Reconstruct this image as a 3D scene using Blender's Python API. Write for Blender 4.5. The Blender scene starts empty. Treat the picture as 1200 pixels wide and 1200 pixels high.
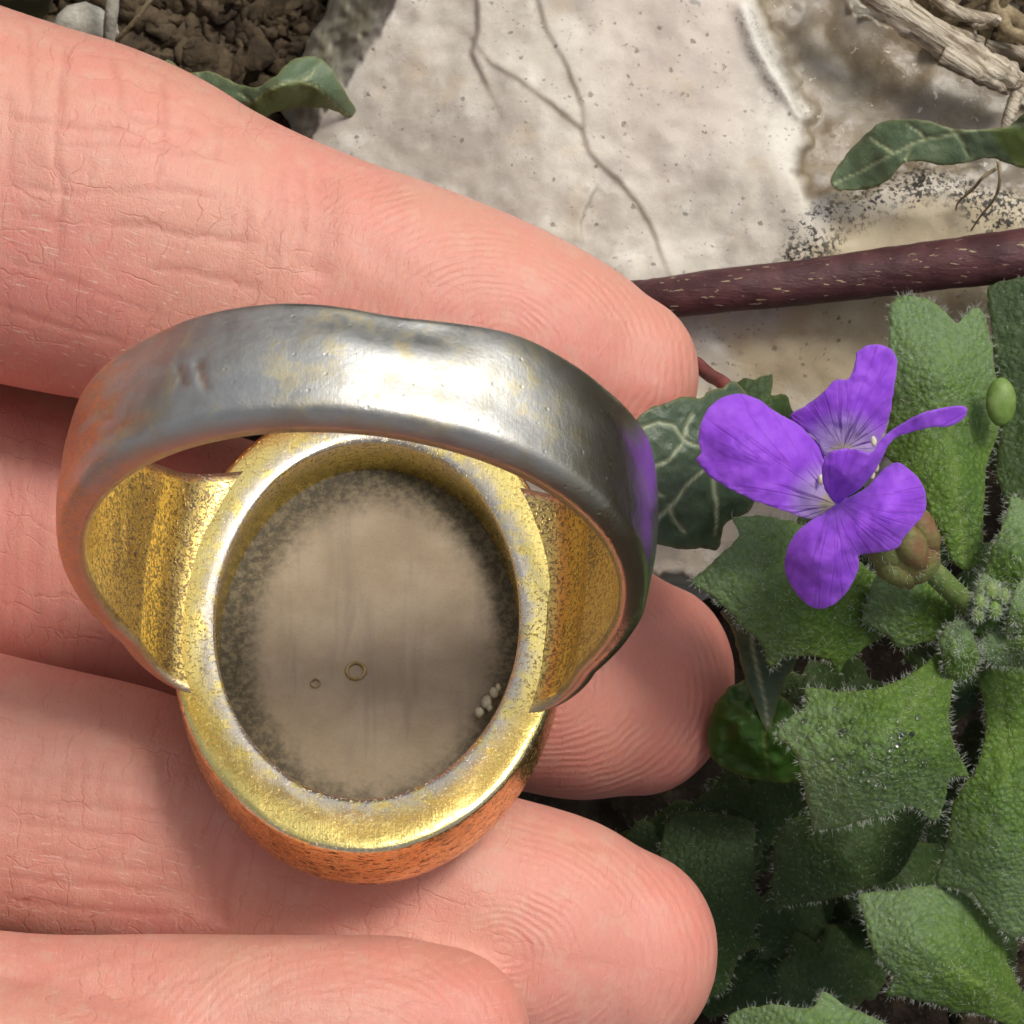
import bpy, math, random
import numpy as np
from mathutils import Vector, Matrix
from mathutils.geometry import delaunay_2d_cdt

# ------------------------------------------------------------------ camera, sky, sun, exposure
MM = 0.001
H, K = 140.0, 27.0            # camera height above the z = 0 level in mm; pixels (of 1200) per mm there
scene = bpy.context.scene
COL = scene.collection
cam_d = bpy.data.cameras.new('camera'); cam = bpy.data.objects.new('camera', cam_d); COL.objects.link(cam)
cam.location = (0, 0, H*MM)
cam_d.sensor_width = 36.0
cam_d.lens = 36.0*H/(1200/K)
cam_d.clip_start = 0.01; cam_d.clip_end = 200.0
cam_d.dof.use_dof = True
cam_d.dof.focus_distance = (H-7.0)*MM
cam_d.dof.aperture_fstop = 330.0
scene.camera = cam

SUN = Vector((0.46, 0.60, 0.88)).normalized()
w = bpy.data.worlds.new('World'); scene.world = w; w.use_nodes = True
nt = w.node_tree; nt.nodes.clear()
sky = nt.nodes.new('ShaderNodeTexSky'); sky.sky_type = 'NISHITA'; sky.sun_disc = False
sky.sun_elevation = math.asin(SUN.z); sky.sun_rotation = math.atan2(SUN.x, SUN.y)
sky.air_density = 1.0; sky.dust_density = 4.0; sky.ozone_density = 1.0
hs = nt.nodes.new('ShaderNodeHueSaturation'); hs.inputs['Saturation'].default_value = 0.30
bg = nt.nodes.new('ShaderNodeBackground'); bg.inputs['Strength'].default_value = 0.135
wo = nt.nodes.new('ShaderNodeOutputWorld')
nt.links.new(sky.outputs[0], hs.inputs['Color']); nt.links.new(hs.outputs[0], bg.inputs[0]); nt.links.new(bg.outputs[0], wo.inputs[0])
sd = bpy.data.lights.new('sun', 'SUN'); sd.energy = 2.5; sd.angle = math.radians(15); sd.color = (1.0, 0.95, 0.87)
so = bpy.data.objects.new('sun', sd); COL.objects.link(so)
so.rotation_euler = SUN.to_track_quat('Z', 'Y').to_euler(); so.location = SUN*0.5
vs = scene.view_settings; vs.view_transform = 'Standard'; vs.look = 'None'; vs.exposure = -0.25; vs.gamma = 1.0; vs.use_curve_mapping = False
scene.render.engine = 'CYCLES'
scene.cycles.use_denoising = True
scene.cycles.max_bounces = 5; scene.cycles.use_adaptive_sampling = True; scene.cycles.adaptive_threshold = 0.07; scene.cycles.transparent_max_bounces = 8
scene.cycles.sample_clamp_indirect = 6.0

rng = np.random.default_rng(7)
random.seed(7)

# ------------------------------------------------------------------ small maths
def P(px, py, z):
    px, py, z = np.broadcast_arrays(np.asarray(px, float), np.asarray(py, float), np.asarray(z, float))
    f = (H-z)/(H*K)
    return np.stack([(px-600)*f, (600-py)*f, z], -1)

def proj(v):
    f = K*H/(H-v[..., 2])
    return np.stack([600+v[..., 0]*f, 600-v[..., 1]*f], -1)

_tab = np.random.default_rng(3).random((256, 256))
def vnoise(x, y):
    x = np.asarray(x, float); y = np.asarray(y, float)
    xi = np.floor(x).astype(int); yi = np.floor(y).astype(int); fx = x-xi; fy = y-yi
    fx = fx*fx*fx*(fx*(fx*6-15)+10); fy = fy*fy*fy*(fy*(fy*6-15)+10)
    g = lambda a, b: _tab[a & 255, b & 255]
    return (g(xi, yi)*(1-fx)+g(xi+1, yi)*fx)*(1-fy)+(g(xi, yi+1)*(1-fx)+g(xi+1, yi+1)*fx)*fy
def fbm(x, y, o=4, gain=0.5):
    s = 0; a = 1.0; t = 0
    for i in range(o):
        s = s+a*(vnoise(x*2**i+17.3*i, y*2**i+9.1*i)-0.5)*2; t += a; a *= gain
    return s/t
def sstep(a, b, x):
    t = np.clip((x-a)/(b-a), 0, 1); return t*t*(3-2*t)
def seg_dist(px, py, line):
    """distance in pixels to a polyline and the signed side of the nearest piece"""
    best = np.full(np.shape(px), 1e9); side = np.zeros(np.shape(px)); tpar = np.zeros(np.shape(px))
    L = np.asarray(line, float); n = len(L)-1
    for i in range(n):
        a, b = L[i], L[i+1]; d = b-a; l2 = max(d@d, 1e-9)
        t = np.clip(((px-a[0])*d[0]+(py-a[1])*d[1])/l2, 0, 1)
        dx = px-(a[0]+t*d[0]); dy = py-(a[1]+t*d[1]); dd = np.hypot(dx, dy)
        m = dd < best
        best = np.where(m, dd, best); side = np.where(m, np.sign(d[0]*dy-d[1]*dx), side); tpar = np.where(m, (i+t)/n, tpar)
    return best, side, tpar
def inside(px, py, poly):
    poly = np.asarray(poly, float); r = np.zeros(np.shape(px), bool); j = len(poly)-1
    for i in range(len(poly)):
        xi, yi = poly[i]; xj, yj = poly[j]
        c = ((yi > py) != (yj > py)) & (px < (xj-xi)*(py-yi)/((yj-yi) if yj != yi else 1e-9)+xi)
        r ^= c; j = i
    return r
def sdf_poly(px, py, poly):
    d, _, _ = seg_dist(px, py, list(poly)+[poly[0]])
    return np.where(inside(px, py, poly), -d, d)
def tps(ctrl):
    """smooth surface z(px, py) through a few control points"""
    c = np.asarray(ctrl, float); x = c[:, :2]/100.0; n = len(c)
    if n == 1:
        return lambda px, py: np.full(np.shape(px), c[0, 2])
    d = np.linalg.norm(x[:, None]-x[None], axis=-1)
    def U(r): return np.where(r > 1e-9, r*r*np.log(np.maximum(r, 1e-9)), 0)
    Pm = np.c_[np.ones(n), x]
    A = np.block([[U(d)+0.02*np.eye(n), Pm], [Pm.T, np.zeros((3, 3))]])
    s = np.linalg.lstsq(A, np.r_[c[:, 2], 0, 0, 0], rcond=None)[0]
    def f(px, py):
        X = np.stack([np.asarray(px, float), np.asarray(py, float)], -1)/100.0
        r = np.linalg.norm(X[..., None, :]-x, axis=-1)
        return U(r)@s[:n]+s[n]+X@s[n+1:]
    return f
def spline(pts, n, closed=False):
    """Catmull-Rom through rows of any width"""
    p = np.asarray(pts, float); m = len(p)
    if closed:
        ext = np.vstack([p[-1:], p, p[:2]]); segs = m
    else:
        ext = np.vstack([2*p[:1]-p[1:2], p, 2*p[-1:]-p[-2:-1]]); segs = m-1
    t = np.linspace(0, segs, n, endpoint=not closed); i = np.minimum(t.astype(int), segs-1); u = (t-i)[:, None]
    a, b, c, d = ext[i], ext[i+1], ext[i+2], ext[i+3]
    return 0.5*(2*b+(c-a)*u+(2*a-5*b+4*c-d)*u**2+(3*b-a-3*c+d)*u**3)

# ------------------------------------------------------------------ scene graph helpers
def tag(o, label, cat=None, group=None, kind=None):
    if label: o['label'] = label
    if cat: o['category'] = cat
    if group: o['group'] = group
    if kind: o['kind'] = kind
    return o
def empty(name, loc_mm, rot=None):
    o = bpy.data.objects.new(name, None); COL.objects.link(o); o.empty_display_size = 0.002
    M = Matrix.Translation(Vector(loc_mm)*MM)
    if rot is not None: M = M @ rot.to_4x4()
    o.matrix_world = M; o['_o'] = [float(c) for c in loc_mm]
    return o
def mk(name, verts, faces, mat, parent=None, origin=None, smooth=True, attrs=None, local=False):
    """one mesh object; verts in mm, world frame unless local"""
    v = np.asarray(verts, float)
    if parent is not None:
        origin = np.array(parent['_o']) if '_o' in parent else np.zeros(3)
    if origin is None:
        origin = np.array([v[:, 0].mean(), v[:, 1].mean(), v[:, 2].min()])
    if not local: v = v-np.asarray(origin)
    me = bpy.data.meshes.new(name)
    me.from_pydata((v*MM).tolist(), [], [tuple(int(i) for i in f) for f in faces]); me.update()
    if smooth: me.polygons.foreach_set('use_smooth', np.ones(len(me.polygons), bool))
    for k, a in (attrs or {}).items():
        at = me.attributes.new(k, 'FLOAT', 'POINT'); at.data.foreach_set('value', np.ascontiguousarray(a, np.float32))
    if mat: me.materials.append(mat)
    o = bpy.data.objects.new(name, me); COL.objects.link(o)
    if parent is not None: o.parent = parent
    else: o.location = Vector(origin)*MM
    o['_o'] = [float(c) for c in origin]
    return o
def join(parts):
    V = []; F = []; n = 0
    for v, f in parts:
        V.append(np.asarray(v, float)); F += [tuple(i+n for i in q) for q in f]; n += len(v)
    return np.vstack(V), F
def grid_faces(nu, nv, close_v=False, off=0):
    F = []
    for i in range(nu-1):
        for j in range(nv if close_v else nv-1):
            k = (j+1) % nv
            F.append((off+i*nv+j, off+i*nv+k, off+(i+1)*nv+k, off+(i+1)*nv+j))
    return F
def tube(pts, rad, n=10, rough=0.0, seed=0, cap=True, flat=1.0):
    p = np.asarray(pts, float); m = len(p); r = np.broadcast_to(np.asarray(rad, float), (m,))
    t = np.gradient(p, axis=0); t /= np.linalg.norm(t, axis=1, keepdims=True)+1e-12
    up = np.array([0, 0, 1.0]); 
    if abs(t[0] @ up) > 0.9: up = np.array([0, 1.0, 0])
    V = []; rg = np.random.default_rng(seed); a = np.linspace(0, 2*np.pi, n, endpoint=False)
    for i in range(m):
        s = np.cross(t[i], up); s /= np.linalg.norm(s); b = np.cross(s, t[i])
        rr = r[i]*(1+rough*fbm(np.cos(a)*1.6+seed*3.1+i*0.35, np.sin(a)*1.6+i*0.22, 3)*2)
        V.append(p[i]+np.cos(a)[:, None]*rr[:, None]*s+np.sin(a)[:, None]*rr[:, None]*b*flat)
    V = np.vstack(V); F = grid_faces(m, n, True)
    F = [q[::-1] for q in F]
    if cap:
        F.append(tuple(range(n))); F.append(tuple((m-1)*n+k for k in range(n))[::-1])
    return V, F
def ball(c, r, nu=9, nv=12, squash=(1, 1, 1), rough=0.0, seed=0):
    th = np.linspace(0.02, np.pi-0.02, nu); ph = np.linspace(0, 2*np.pi, nv, endpoint=False)
    T, Q = np.meshgrid(th, ph, indexing='ij')
    d = np.stack([np.sin(T)*np.cos(Q), np.sin(T)*np.sin(Q), np.cos(T)], -1).reshape(-1, 3)
    rr = r*(1+rough*fbm(d[:, 0]*1.7+seed*5.3+d[:, 2], d[:, 1]*1.7+d[:, 2]*1.3+seed*2.1, 3)*2)
    V = np.asarray(c)+d*rr[:, None]*np.asarray(squash)
    F = [q[::-1] for q in grid_faces(nu, nv, True)]
    F.append(tuple(range(nv))); F.append(tuple((nu-1)*nv+k for k in range(nv))[::-1])
    return V, F

# ------------------------------------------------------------------ material helpers
class NG:
    def __init__(s, name):
        s.m = bpy.data.materials.new(name); s.m.use_nodes = True; s.t = s.m.node_tree; s.t.nodes.clear()
        s.out = s.t.nodes.new('ShaderNodeOutputMaterial')
        s.co = s.t.nodes.new('ShaderNodeTexCoord'); s.mm = s.vec('MULTIPLY', s.co.outputs['Object'], (1000, 1000, 1000))
    def link(s, a, b): s.t.links.new(a, b)
    def put(s, inp, v):
        if isinstance(v, bpy.types.NodeSocket): s.link(v, inp)
        elif isinstance(v, (tuple, list)) and len(v) == 3 and inp.type == 'RGBA': inp.default_value = (*v, 1)
        else: inp.default_value = v
    def vec(s, op, a, b):
        n = s.t.nodes.new('ShaderNodeVectorMath'); n.operation = op; s.put(n.inputs[0], a); s.put(n.inputs[1], b); return n.outputs[0]
    def math(s, op, a, b=0.0, c=0.0, clamp=False):
        n = s.t.nodes.new('ShaderNodeMath'); n.operation = op; n.use_clamp = clamp
        s.put(n.inputs[0], a); s.put(n.inputs[1], b); s.put(n.inputs[2], c); return n.outputs[0]
    def noise(s, scale, detail=3, rough=0.5, vec=None, dist=0.0):
        n = s.t.nodes.new('ShaderNodeTexNoise'); s.put(n.inputs['Vector'], vec or s.mm)
        n.inputs['Scale'].default_value = scale; n.inputs['Detail'].default_value = detail; n.inputs['Roughness'].default_value = rough
        n.inputs['Distortion'].default_value = dist; return n.outputs[0]
    def voro(s, scale, feature='F1', vec=None, rand=1.0):
        n = s.t.nodes.new('ShaderNodeTexVoronoi'); n.feature = feature; s.put(n.inputs['Vector'], vec or s.mm)
        n.inputs['Scale'].default_value = scale; n.inputs['Randomness'].default_value = rand; return n.outputs[0]
    def ramp(s, f, lo, hi):
        n = s.t.nodes.new('ShaderNodeMapRange'); n.interpolation_type = 'SMOOTHSTEP'; s.put(n.inputs[0], f)
        n.inputs[1].default_value = lo; n.inputs[2].default_value = hi; return n.outputs[0]
    def mix(s, f, a, b, mode='MIX'):
        n = s.t.nodes.new('ShaderNodeMix'); n.data_type = 'RGBA'; n.blend_type = mode
        s.put(n.inputs[0], f); s.put(n.inputs[6], a); s.put(n.inputs[7], b); return n.outputs[2]
    def mixf(s, f, a, b):
        n = s.t.nodes.new('ShaderNodeMix'); s.put(n.inputs[0], f); s.put(n.inputs[2], a); s.put(n.inputs[3], b); return n.outputs[0]
    def attr(s, name):
        n = s.t.nodes.new('ShaderNodeAttribute'); n.attribute_name = name; return n.outputs['Fac']
    def xyz(s, x, y, z=0.0):
        n = s.t.nodes.new('ShaderNodeCombineXYZ'); s.put(n.inputs[0], x); s.put(n.inputs[1], y); s.put(n.inputs[2], z); return n.outputs[0]
    def sep(s, v):
        n = s.t.nodes.new('ShaderNodeSeparateXYZ'); s.put(n.inputs[0], v); return n.outputs
    def bump(s, h, dist_mm, strength=1.0, normal=None):
        n = s.t.nodes.new('ShaderNodeBump'); s.put(n.inputs['Height'], h)
        n.inputs['Distance'].default_value = dist_mm*MM; n.inputs['Strength'].default_value = strength
        if normal: s.link(normal, n.inputs['Normal'])
        return n.outputs[0]
    def stretch(s, sc): return s.vec('MULTIPLY', s.mm, sc)
    def bsdf(s, **kw):
        n = s.t.nodes.new('ShaderNodeBsdfPrincipled')
        for k, v in kw.items(): s.put(n.inputs[k.replace('_', ' ')], v)
        return n.outputs[0]
    def done(s, sh): s.link(sh, s.out.inputs[0]); return s.m
    def translucent(s, base, col, f, normal=None):
        n = s.t.nodes.new('ShaderNodeBsdfTranslucent'); s.put(n.inputs[0], col)
        m = s.t.nodes.new('ShaderNodeMixShader'); s.put(m.inputs[0], f); s.link(base, m.inputs[1]); s.link(n.outputs[0], m.inputs[2]); return m.outputs[0]

def m_skin():
    g = NG('skin')
    n1 = g.noise(0.16, 3); n2 = g.noise(0.9, 4, 0.6); n3 = g.noise(5, 3, 0.6)
    c = g.mix(g.ramp(n1, 0.35, 0.65), (0.64, 0.315, 0.235), (0.67, 0.285, 0.225))
    c = g.mix(g.math('MULTIPLY', g.ramp(n2, 0.45, 0.75), 0.5), c, (0.66, 0.40, 0.30))
    c = g.mix(g.math('MULTIPLY', g.ramp(n3, 0.5, 0.8), 0.25), c, (0.50, 0.21, 0.155))
    c = g.mix(g.math('MULTIPLY', g.attr('crease'), 0.40), c, (0.48, 0.16, 0.12))
    c = g.mix(g.math('MULTIPLY', g.attr('flush_shade'), 0.55), c, (0.62, 0.19, 0.155))
    # dry pale flakes along the side of the fingers
    fl = g.noise(1.0, 4, 0.7, g.xyz(g.math('MULTIPLY', g.attr('fs'), 0.9), g.math('MULTIPLY', g.attr('fc'), 5.5)), 0.4)
    fm = g.math('MULTIPLY', g.ramp(fl, 0.60, 0.64), g.attr('dry'))
    c = g.mix(g.math('MULTIPLY', fm, 0.6), c, (0.78, 0.55, 0.45))
    # bump: friction ridges (fr counts ridges), fine diamond lines, pores
    rid = g.math('SINE', g.math('ADD', g.math('MULTIPLY', g.attr('fr'), 6.2832), g.math('MULTIPLY', g.noise(0.7, 3), 9.0)))
    rid = g.math('MULTIPLY', rid, g.math('MULTIPLY', g.attr('ridge'), g.ramp(g.noise(0.35, 3), 0.30, 0.62)))
    def lines(coord, warp, amt, width, mask):
        u = g.math('FRACT', g.math('ADD', coord, g.math('MULTIPLY', warp, amt)))
        d = g.math('ABSOLUTE', g.math('SUBTRACT', u, 0.5))
        return g.math('MULTIPLY', g.math('SUBTRACT', 1.0, g.ramp(d, 0.0, width)), mask)
    fsn, fcn = g.attr('fs'), g.attr('fc'); soft = g.math('SUBTRACT', 1.0, g.math('MULTIPLY', g.attr('ridge'), 0.7))
    wA = g.noise(0.45, 3, 0.55); wB = g.noise(0.6, 3, 0.55, g.vec('ADD', g.mm, (11, 3, 5)))
    mA = g.ramp(g.noise(1.0, 2, 0.5, g.xyz(g.math('MULTIPLY', fsn, 0.25), g.math('MULTIPLY', fcn, 0.9))), 0.45, 0.62)
    mB = g.ramp(g.noise(1.0, 2, 0.5, g.xyz(g.math('MULTIPLY', fsn, 0.9), g.math('MULTIPLY', fcn, 0.3), 4.0)), 0.45, 0.62)
    la = lines(g.math('MULTIPLY', fcn, 0.85), wA, 2.6, 0.10, mA)
    lb = lines(g.math('MULTIPLY', fsn, 1.30), wB, 2.4, 0.12, mB)
    lc = lines(g.math('ADD', g.math('MULTIPLY', fsn, 0.9), g.math('MULTIPLY', fcn, 1.1)), wB, 3.0, 0.10, g.math('MULTIPLY', mA, 0.5))
    net = g.math('MULTIPLY', g.math('MAXIMUM', g.math('MAXIMUM', la, lb), lc), soft)
    vo = g.voro(1.0, 'DISTANCE_TO_EDGE', g.xyz(g.math('MULTIPLY', fsn, 3.2), g.math('ADD', g.math('MULTIPLY', fcn, 2.6), g.math('MULTIPLY', n2, 1.6))))
    ln = g.math('SUBTRACT', g.math('MULTIPLY', g.math('MULTIPLY', g.ramp(vo, 0.0, 0.12), soft), 0.22), g.math('MULTIPLY', net, 0.9))
    c = g.mix(g.math('MULTIPLY', net, 0.20), c, (0.50, 0.15, 0.11))
    l2 = g.noise(1.0, 4, 0.65, g.xyz(g.math('MULTIPLY', g.attr('fs'), 5.5), g.math('MULTIPLY', g.attr('fc'), 1.3)), 0.6)
    b = g.bump(rid, 0.017, 0.8)
    b = g.bump(ln, 0.036, 0.7, b)
    b = g.bump(l2, 0.09, 0.55, b)
    b = g.bump(g.noise(9, 3, 0.6), 0.02, 0.5, b)
    b = g.bump(fm, 0.02, 0.6, b)
    sh = g.bsdf(Base_Color=c, Roughness=g.mixf(n2, 0.38, 0.58), Subsurface_Weight=0.35, Subsurface_Radius=(1.0, 0.32, 0.18), Subsurface_Scale=0.0013, Normal=b, Specular_IOR_Level=0.42)
    return g.done(sh)

def m_ring(kind):
    g = NG('ring_'+kind)
    gold = (0.93, 0.69, 0.21); copper_reflect = (0.70, 0.36, 0.20); silver = (0.57, 0.57, 0.545); dark = (0.16, 0.11, 0.06)
    big = g.noise(0.28, 4, 0.6); mid = g.noise(1.1, 4, 0.6); fine = g.noise(6.0, 3, 0.6)
    fl = g.noise(6.2, 2, 0.6, g.vec('ADD', g.mm, (7, 3, 1)), 0.9)             # pits and flecks in the gilding
    scr = g.noise(1.0, 2, 0.5, g.stretch((14, 1.1, 1.1)), 1.2)
    scr2 = g.noise(1.0, 2, 0.5, g.vec('MULTIPLY', g.vec('ADD', g.mm, (2, 5, 0)), (1.6, 11, 5)), 1.4)
    if kind == 'band':
        sil = g.attr('silver')
        patch = g.math('MULTIPLY', g.ramp(g.math('ADD', g.math('ADD', g.math('MULTIPLY', mid, 0.7), g.math('MULTIPLY', fine, 0.3)), g.math('MULTIPLY', g.noise(0.4, 3), 0.6)), 0.80, 1.00), 0.75)
        base = g.mix(patch, silver, (0.82, 0.69, 0.36))
        base = g.mix(g.math('MULTIPLY', g.ramp(big, 0.47, 0.66), 0.7), base, (0.42, 0.40, 0.33))
        tar = g.math('MULTIPLY', g.ramp(mid, 0.52, 0.72), 0.45)
        base = g.mix(tar, base, (0.40, 0.385, 0.34))
        base = g.mix(g.math('MULTIPLY', g.ramp(fine, 0.5, 0.7), 0.35), base, (0.46, 0.45, 0.40))
        base = g.mix(g.attr('copper_reflect'), base, g.mix(g.ramp(scr2, 0.4, 0.6), (0.55, 0.40, 0.32), (0.85, 0.44, 0.17)))  # copper streaks, with the skin's orange reflection painted into the left side
        ing = g.mix(g.ramp(fl, 0.50, 0.60), gold, (0.40, 0.28, 0.13))
        ing = g.mix(g.math('MULTIPLY', g.ramp(big, 0.42, 0.62), 0.75), ing, g.mix(g.ramp(fl, 0.44, 0.52), gold, (0.33, 0.25, 0.15)))
        c = g.mix(sil, ing, base)
        c = g.mix(g.math('MULTIPLY', g.attr('edge'), 0.65), c, (0.46, 0.30, 0.22))
        px_ = g.sep(g.mm)[0]; leaf_reflect = g.ramp(g.math('ADD', px_, g.math('MULTIPLY', mid, 3.0)), 7.0, 12.0)
        rough = g.mixf(sil, 0.27, g.mixf(leaf_reflect, g.mixf(g.ramp(mid, 0.3, 0.7), 0.42, 0.56), 0.26))
        c = g.mix(g.math('MULTIPLY', g.math('MULTIPLY', leaf_reflect, sil), 0.5), c, (0.62, 0.58, 0.38))  # olive reflection of leaves tinted in on the smoother right side
        h = g.math('ADD', g.math('MULTIPLY', mid, 0.35), g.math('MULTIPLY', g.ramp(fl, 0.5, 0.6), g.mixf(sil, -0.22, 0.0)))
        b = g.bump(h, 0.14, 0.6)
        b = g.bump(g.math('ADD', g.math('MULTIPLY', scr, 0.6), fine), 0.02, 0.45, b)
        b = g.bump(g.ramp(g.voro(1.3), 0.05, 0.13), 0.03, 0.35, b)
    elif kind == 'bezel':
        fm = g.ramp(fl, 0.575, 0.61)
        c = g.mix(g.math('MULTIPLY', fm, 0.8), (1.0, 0.81, 0.27), (0.42, 0.29, 0.10))
        c = g.mix(g.math('MULTIPLY', g.ramp(big, 0.55, 0.70), 0.35), c, (0.80, 0.56, 0.24))
        wearn = g.math('MULTIPLY', g.attr('worn'), g.ramp(mid, 0.35, 0.55))
        c = g.mix(wearn, c, (0.66, 0.60, 0.53))
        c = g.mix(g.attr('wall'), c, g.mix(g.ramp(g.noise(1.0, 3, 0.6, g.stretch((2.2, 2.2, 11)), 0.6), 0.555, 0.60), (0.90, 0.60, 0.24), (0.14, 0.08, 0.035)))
        c = g.mix(g.math('MULTIPLY', g.attr('edge'), 0.7), c, (0.86, 0.80, 0.68))
        rough = g.mixf(fm, 0.25, 0.45)
        h = g.math('MULTIPLY', fm, -1.0)
        b = g.bump(h, 0.022, 0.5)
        b = g.bump(mid, 0.06, 0.45, b)
        b = g.bump(g.math('ADD', scr, fine), 0.014, 0.5, b)
    sh = g.bsdf(Base_Color=c, Metallic=1.0, Roughness=rough, Normal=b)
    return g.done(sh)

def m_stone():
    g = NG('agate')
    x, y, z = g.sep(g.mm)
    n = g.noise(0.35, 4, 0.6); n2 = g.noise(2.2, 4, 0.65); n3 = g.noise(9, 3, 0.7)
    r = g.math('SQRT', g.math('ADD', g.math('POWER', g.math('DIVIDE', g.math('ADD', x, -0.2), 6.15), 2), g.math('POWER', g.math('DIVIDE', y, 8.4), 2)))
    r = g.math('ADD', r, g.math('MULTIPLY', g.math('SUBTRACT', n2, 0.5), 0.22))
    streak = g.noise(1.0, 3, 0.6, g.stretch((0.75, 0.10, 0.1)), 0.6)
    c = g.mix(g.ramp(n, 0.3, 0.7), (0.27, 0.20, 0.125), (0.36, 0.28, 0.19))
    c = g.mix(g.math('MULTIPLY', g.ramp(streak, 0.5, 0.7), 0.45), c, (0.18, 0.135, 0.10))
    c = g.mix(g.math('MULTIPLY', g.ramp(n3, 0.45, 0.75), 0.22), c, (0.14, 0.11, 0.08))
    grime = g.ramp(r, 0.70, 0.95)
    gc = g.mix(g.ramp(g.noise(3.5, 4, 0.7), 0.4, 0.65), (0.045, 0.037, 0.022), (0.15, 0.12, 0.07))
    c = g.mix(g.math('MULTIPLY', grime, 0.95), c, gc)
    b = g.bump(g.math('ADD', g.math('MULTIPLY', n3, 0.5), g.math('MULTIPLY', grime, g.noise(5, 3))), 0.05, 0.5)
    sh = g.bsdf(Base_Color=c, Roughness=g.mixf(grime, 0.42, 0.75), Normal=b, Subsurface_Weight=0.25, Subsurface_Radius=(1, .8, .6), Subsurface_Scale=0.0008, Specular_IOR_Level=0.45)
    return g.done(sh)

def m_flint():
    g = NG('flint')
    n1 = g.noise(0.22, 5, 0.62); n2 = g.noise(0.7, 5, 0.65); n3 = g.noise(4.5, 4, 0.65); n4 = g.noise(16, 3, 0.6)
    c = g.mix(g.ramp(n1, 0.36, 0.64), (0.64, 0.595, 0.505), (0.44, 0.40, 0.345))
    c = g.mix(g.math('MULTIPLY', g.ramp(n2, 0.45, 0.75), 0.55), c, (0.74, 0.71, 0.64))
    c = g.mix(g.math('MULTIPLY', g.attr('mauve'), 0.6), c, (0.55, 0.465, 0.41))
    st = g.math('MULTIPLY', g.ramp(g.noise(0.33, 4, 0.6, g.vec('ADD', g.mm, (9, 4, 2))), 0.55, 0.72), 0.55)
    c = g.mix(st, c, (0.56, 0.47, 0.33))
    c = g.mix(g.attr('cream'), c, g.mix(g.ramp(n2, 0.35, 0.65), (0.55, 0.46, 0.30), (0.47, 0.37, 0.22)))
    scar = g.mix(g.ramp(n2, 0.35, 0.68), (0.17, 0.125, 0.07), (0.29, 0.235, 0.155))
    scar = g.mix(g.math('MULTIPLY', g.ramp(n1, 0.45, 0.65), 0.6), scar, (0.27, 0.25, 0.22))
    chip = g.ramp(g.noise(1.0, 4, 0.7, g.vec('MULTIPLY', g.mm, (1.7, 1.5, 1)), 0.5), 0.65, 0.68)
    scar = g.mix(g.math('MULTIPLY', chip, 0.8), scar, (0.68, 0.62, 0.52))
    sm = g.math('MULTIPLY', g.attr('scar'), 1.0)
    c = g.mix(sm, c, scar)
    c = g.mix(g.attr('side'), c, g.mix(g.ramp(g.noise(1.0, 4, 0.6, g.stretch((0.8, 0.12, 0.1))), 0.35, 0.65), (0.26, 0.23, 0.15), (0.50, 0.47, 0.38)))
    # small dark pits, larger blue grey spots
    wv = g.vec('ADD', g.mm, g.vec('MULTIPLY', g.xyz(n3, n2, n4), (0.5, 0.7, 0.5)))
    pit = g.math('MAXIMUM', g.ramp(g.voro(0.95, 'F1', wv), 0.13, 0.07), g.math('MULTIPLY', g.ramp(g.voro(2.7, 'F1', wv), 0.20, 0.12), g.ramp(n2, 0.45, 0.6)))
    pit = g.math('MULTIPLY', pit, g.math('SUBTRACT', 1.0, g.math('MULTIPLY', sm, 0.7)))
    c = g.mix(g.math('MULTIPLY', pit, 0.6), c, (0.15, 0.125, 0.10))
    spot = g.ramp(g.noise(0.85, 3, 0.5, g.vec('ADD', g.mm, (3, 8, 2))), 0.70, 0.76)
    c = g.mix(g.math('MULTIPLY', spot, 0.6), c, (0.20, 0.195, 0.18))
    speck = g.math('MULTIPLY', g.attr('speck'), g.ramp(g.math('ADD', g.math('MULTIPLY', n3, 0.7), g.math('MULTIPLY', n2, 0.3)), 0.49, 0.55))
    c = g.mix(speck, c, (0.035, 0.03, 0.024))
    c = g.mix(g.math('MULTIPLY', g.attr('white'), g.ramp(n3, 0.30, 0.5)), c, (0.74, 0.71, 0.64))
    c = g.mix(g.math('MULTIPLY', g.attr('crack'), 0.5), c, (0.20, 0.165, 0.12))
    h = g.math('ADD', n2, g.math('MULTIPLY', n3, 0.4))
    b = g.bump(h, 0.07, 0.6)
    b = g.bump(g.math('SUBTRACT', g.math('MULTIPLY', n4, 0.35), pit), 0.07, 0.6, b)
    sh = g.bsdf(Base_Color=c, Roughness=g.mixf(sm, 0.58, 0.27), Normal=b, Subsurface_Weight=g.mixf(sm, 0.0, 0.25), Subsurface_Radius=(1, .8, .6), Subsurface_Scale=0.001)
    return g.done(sh)

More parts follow.
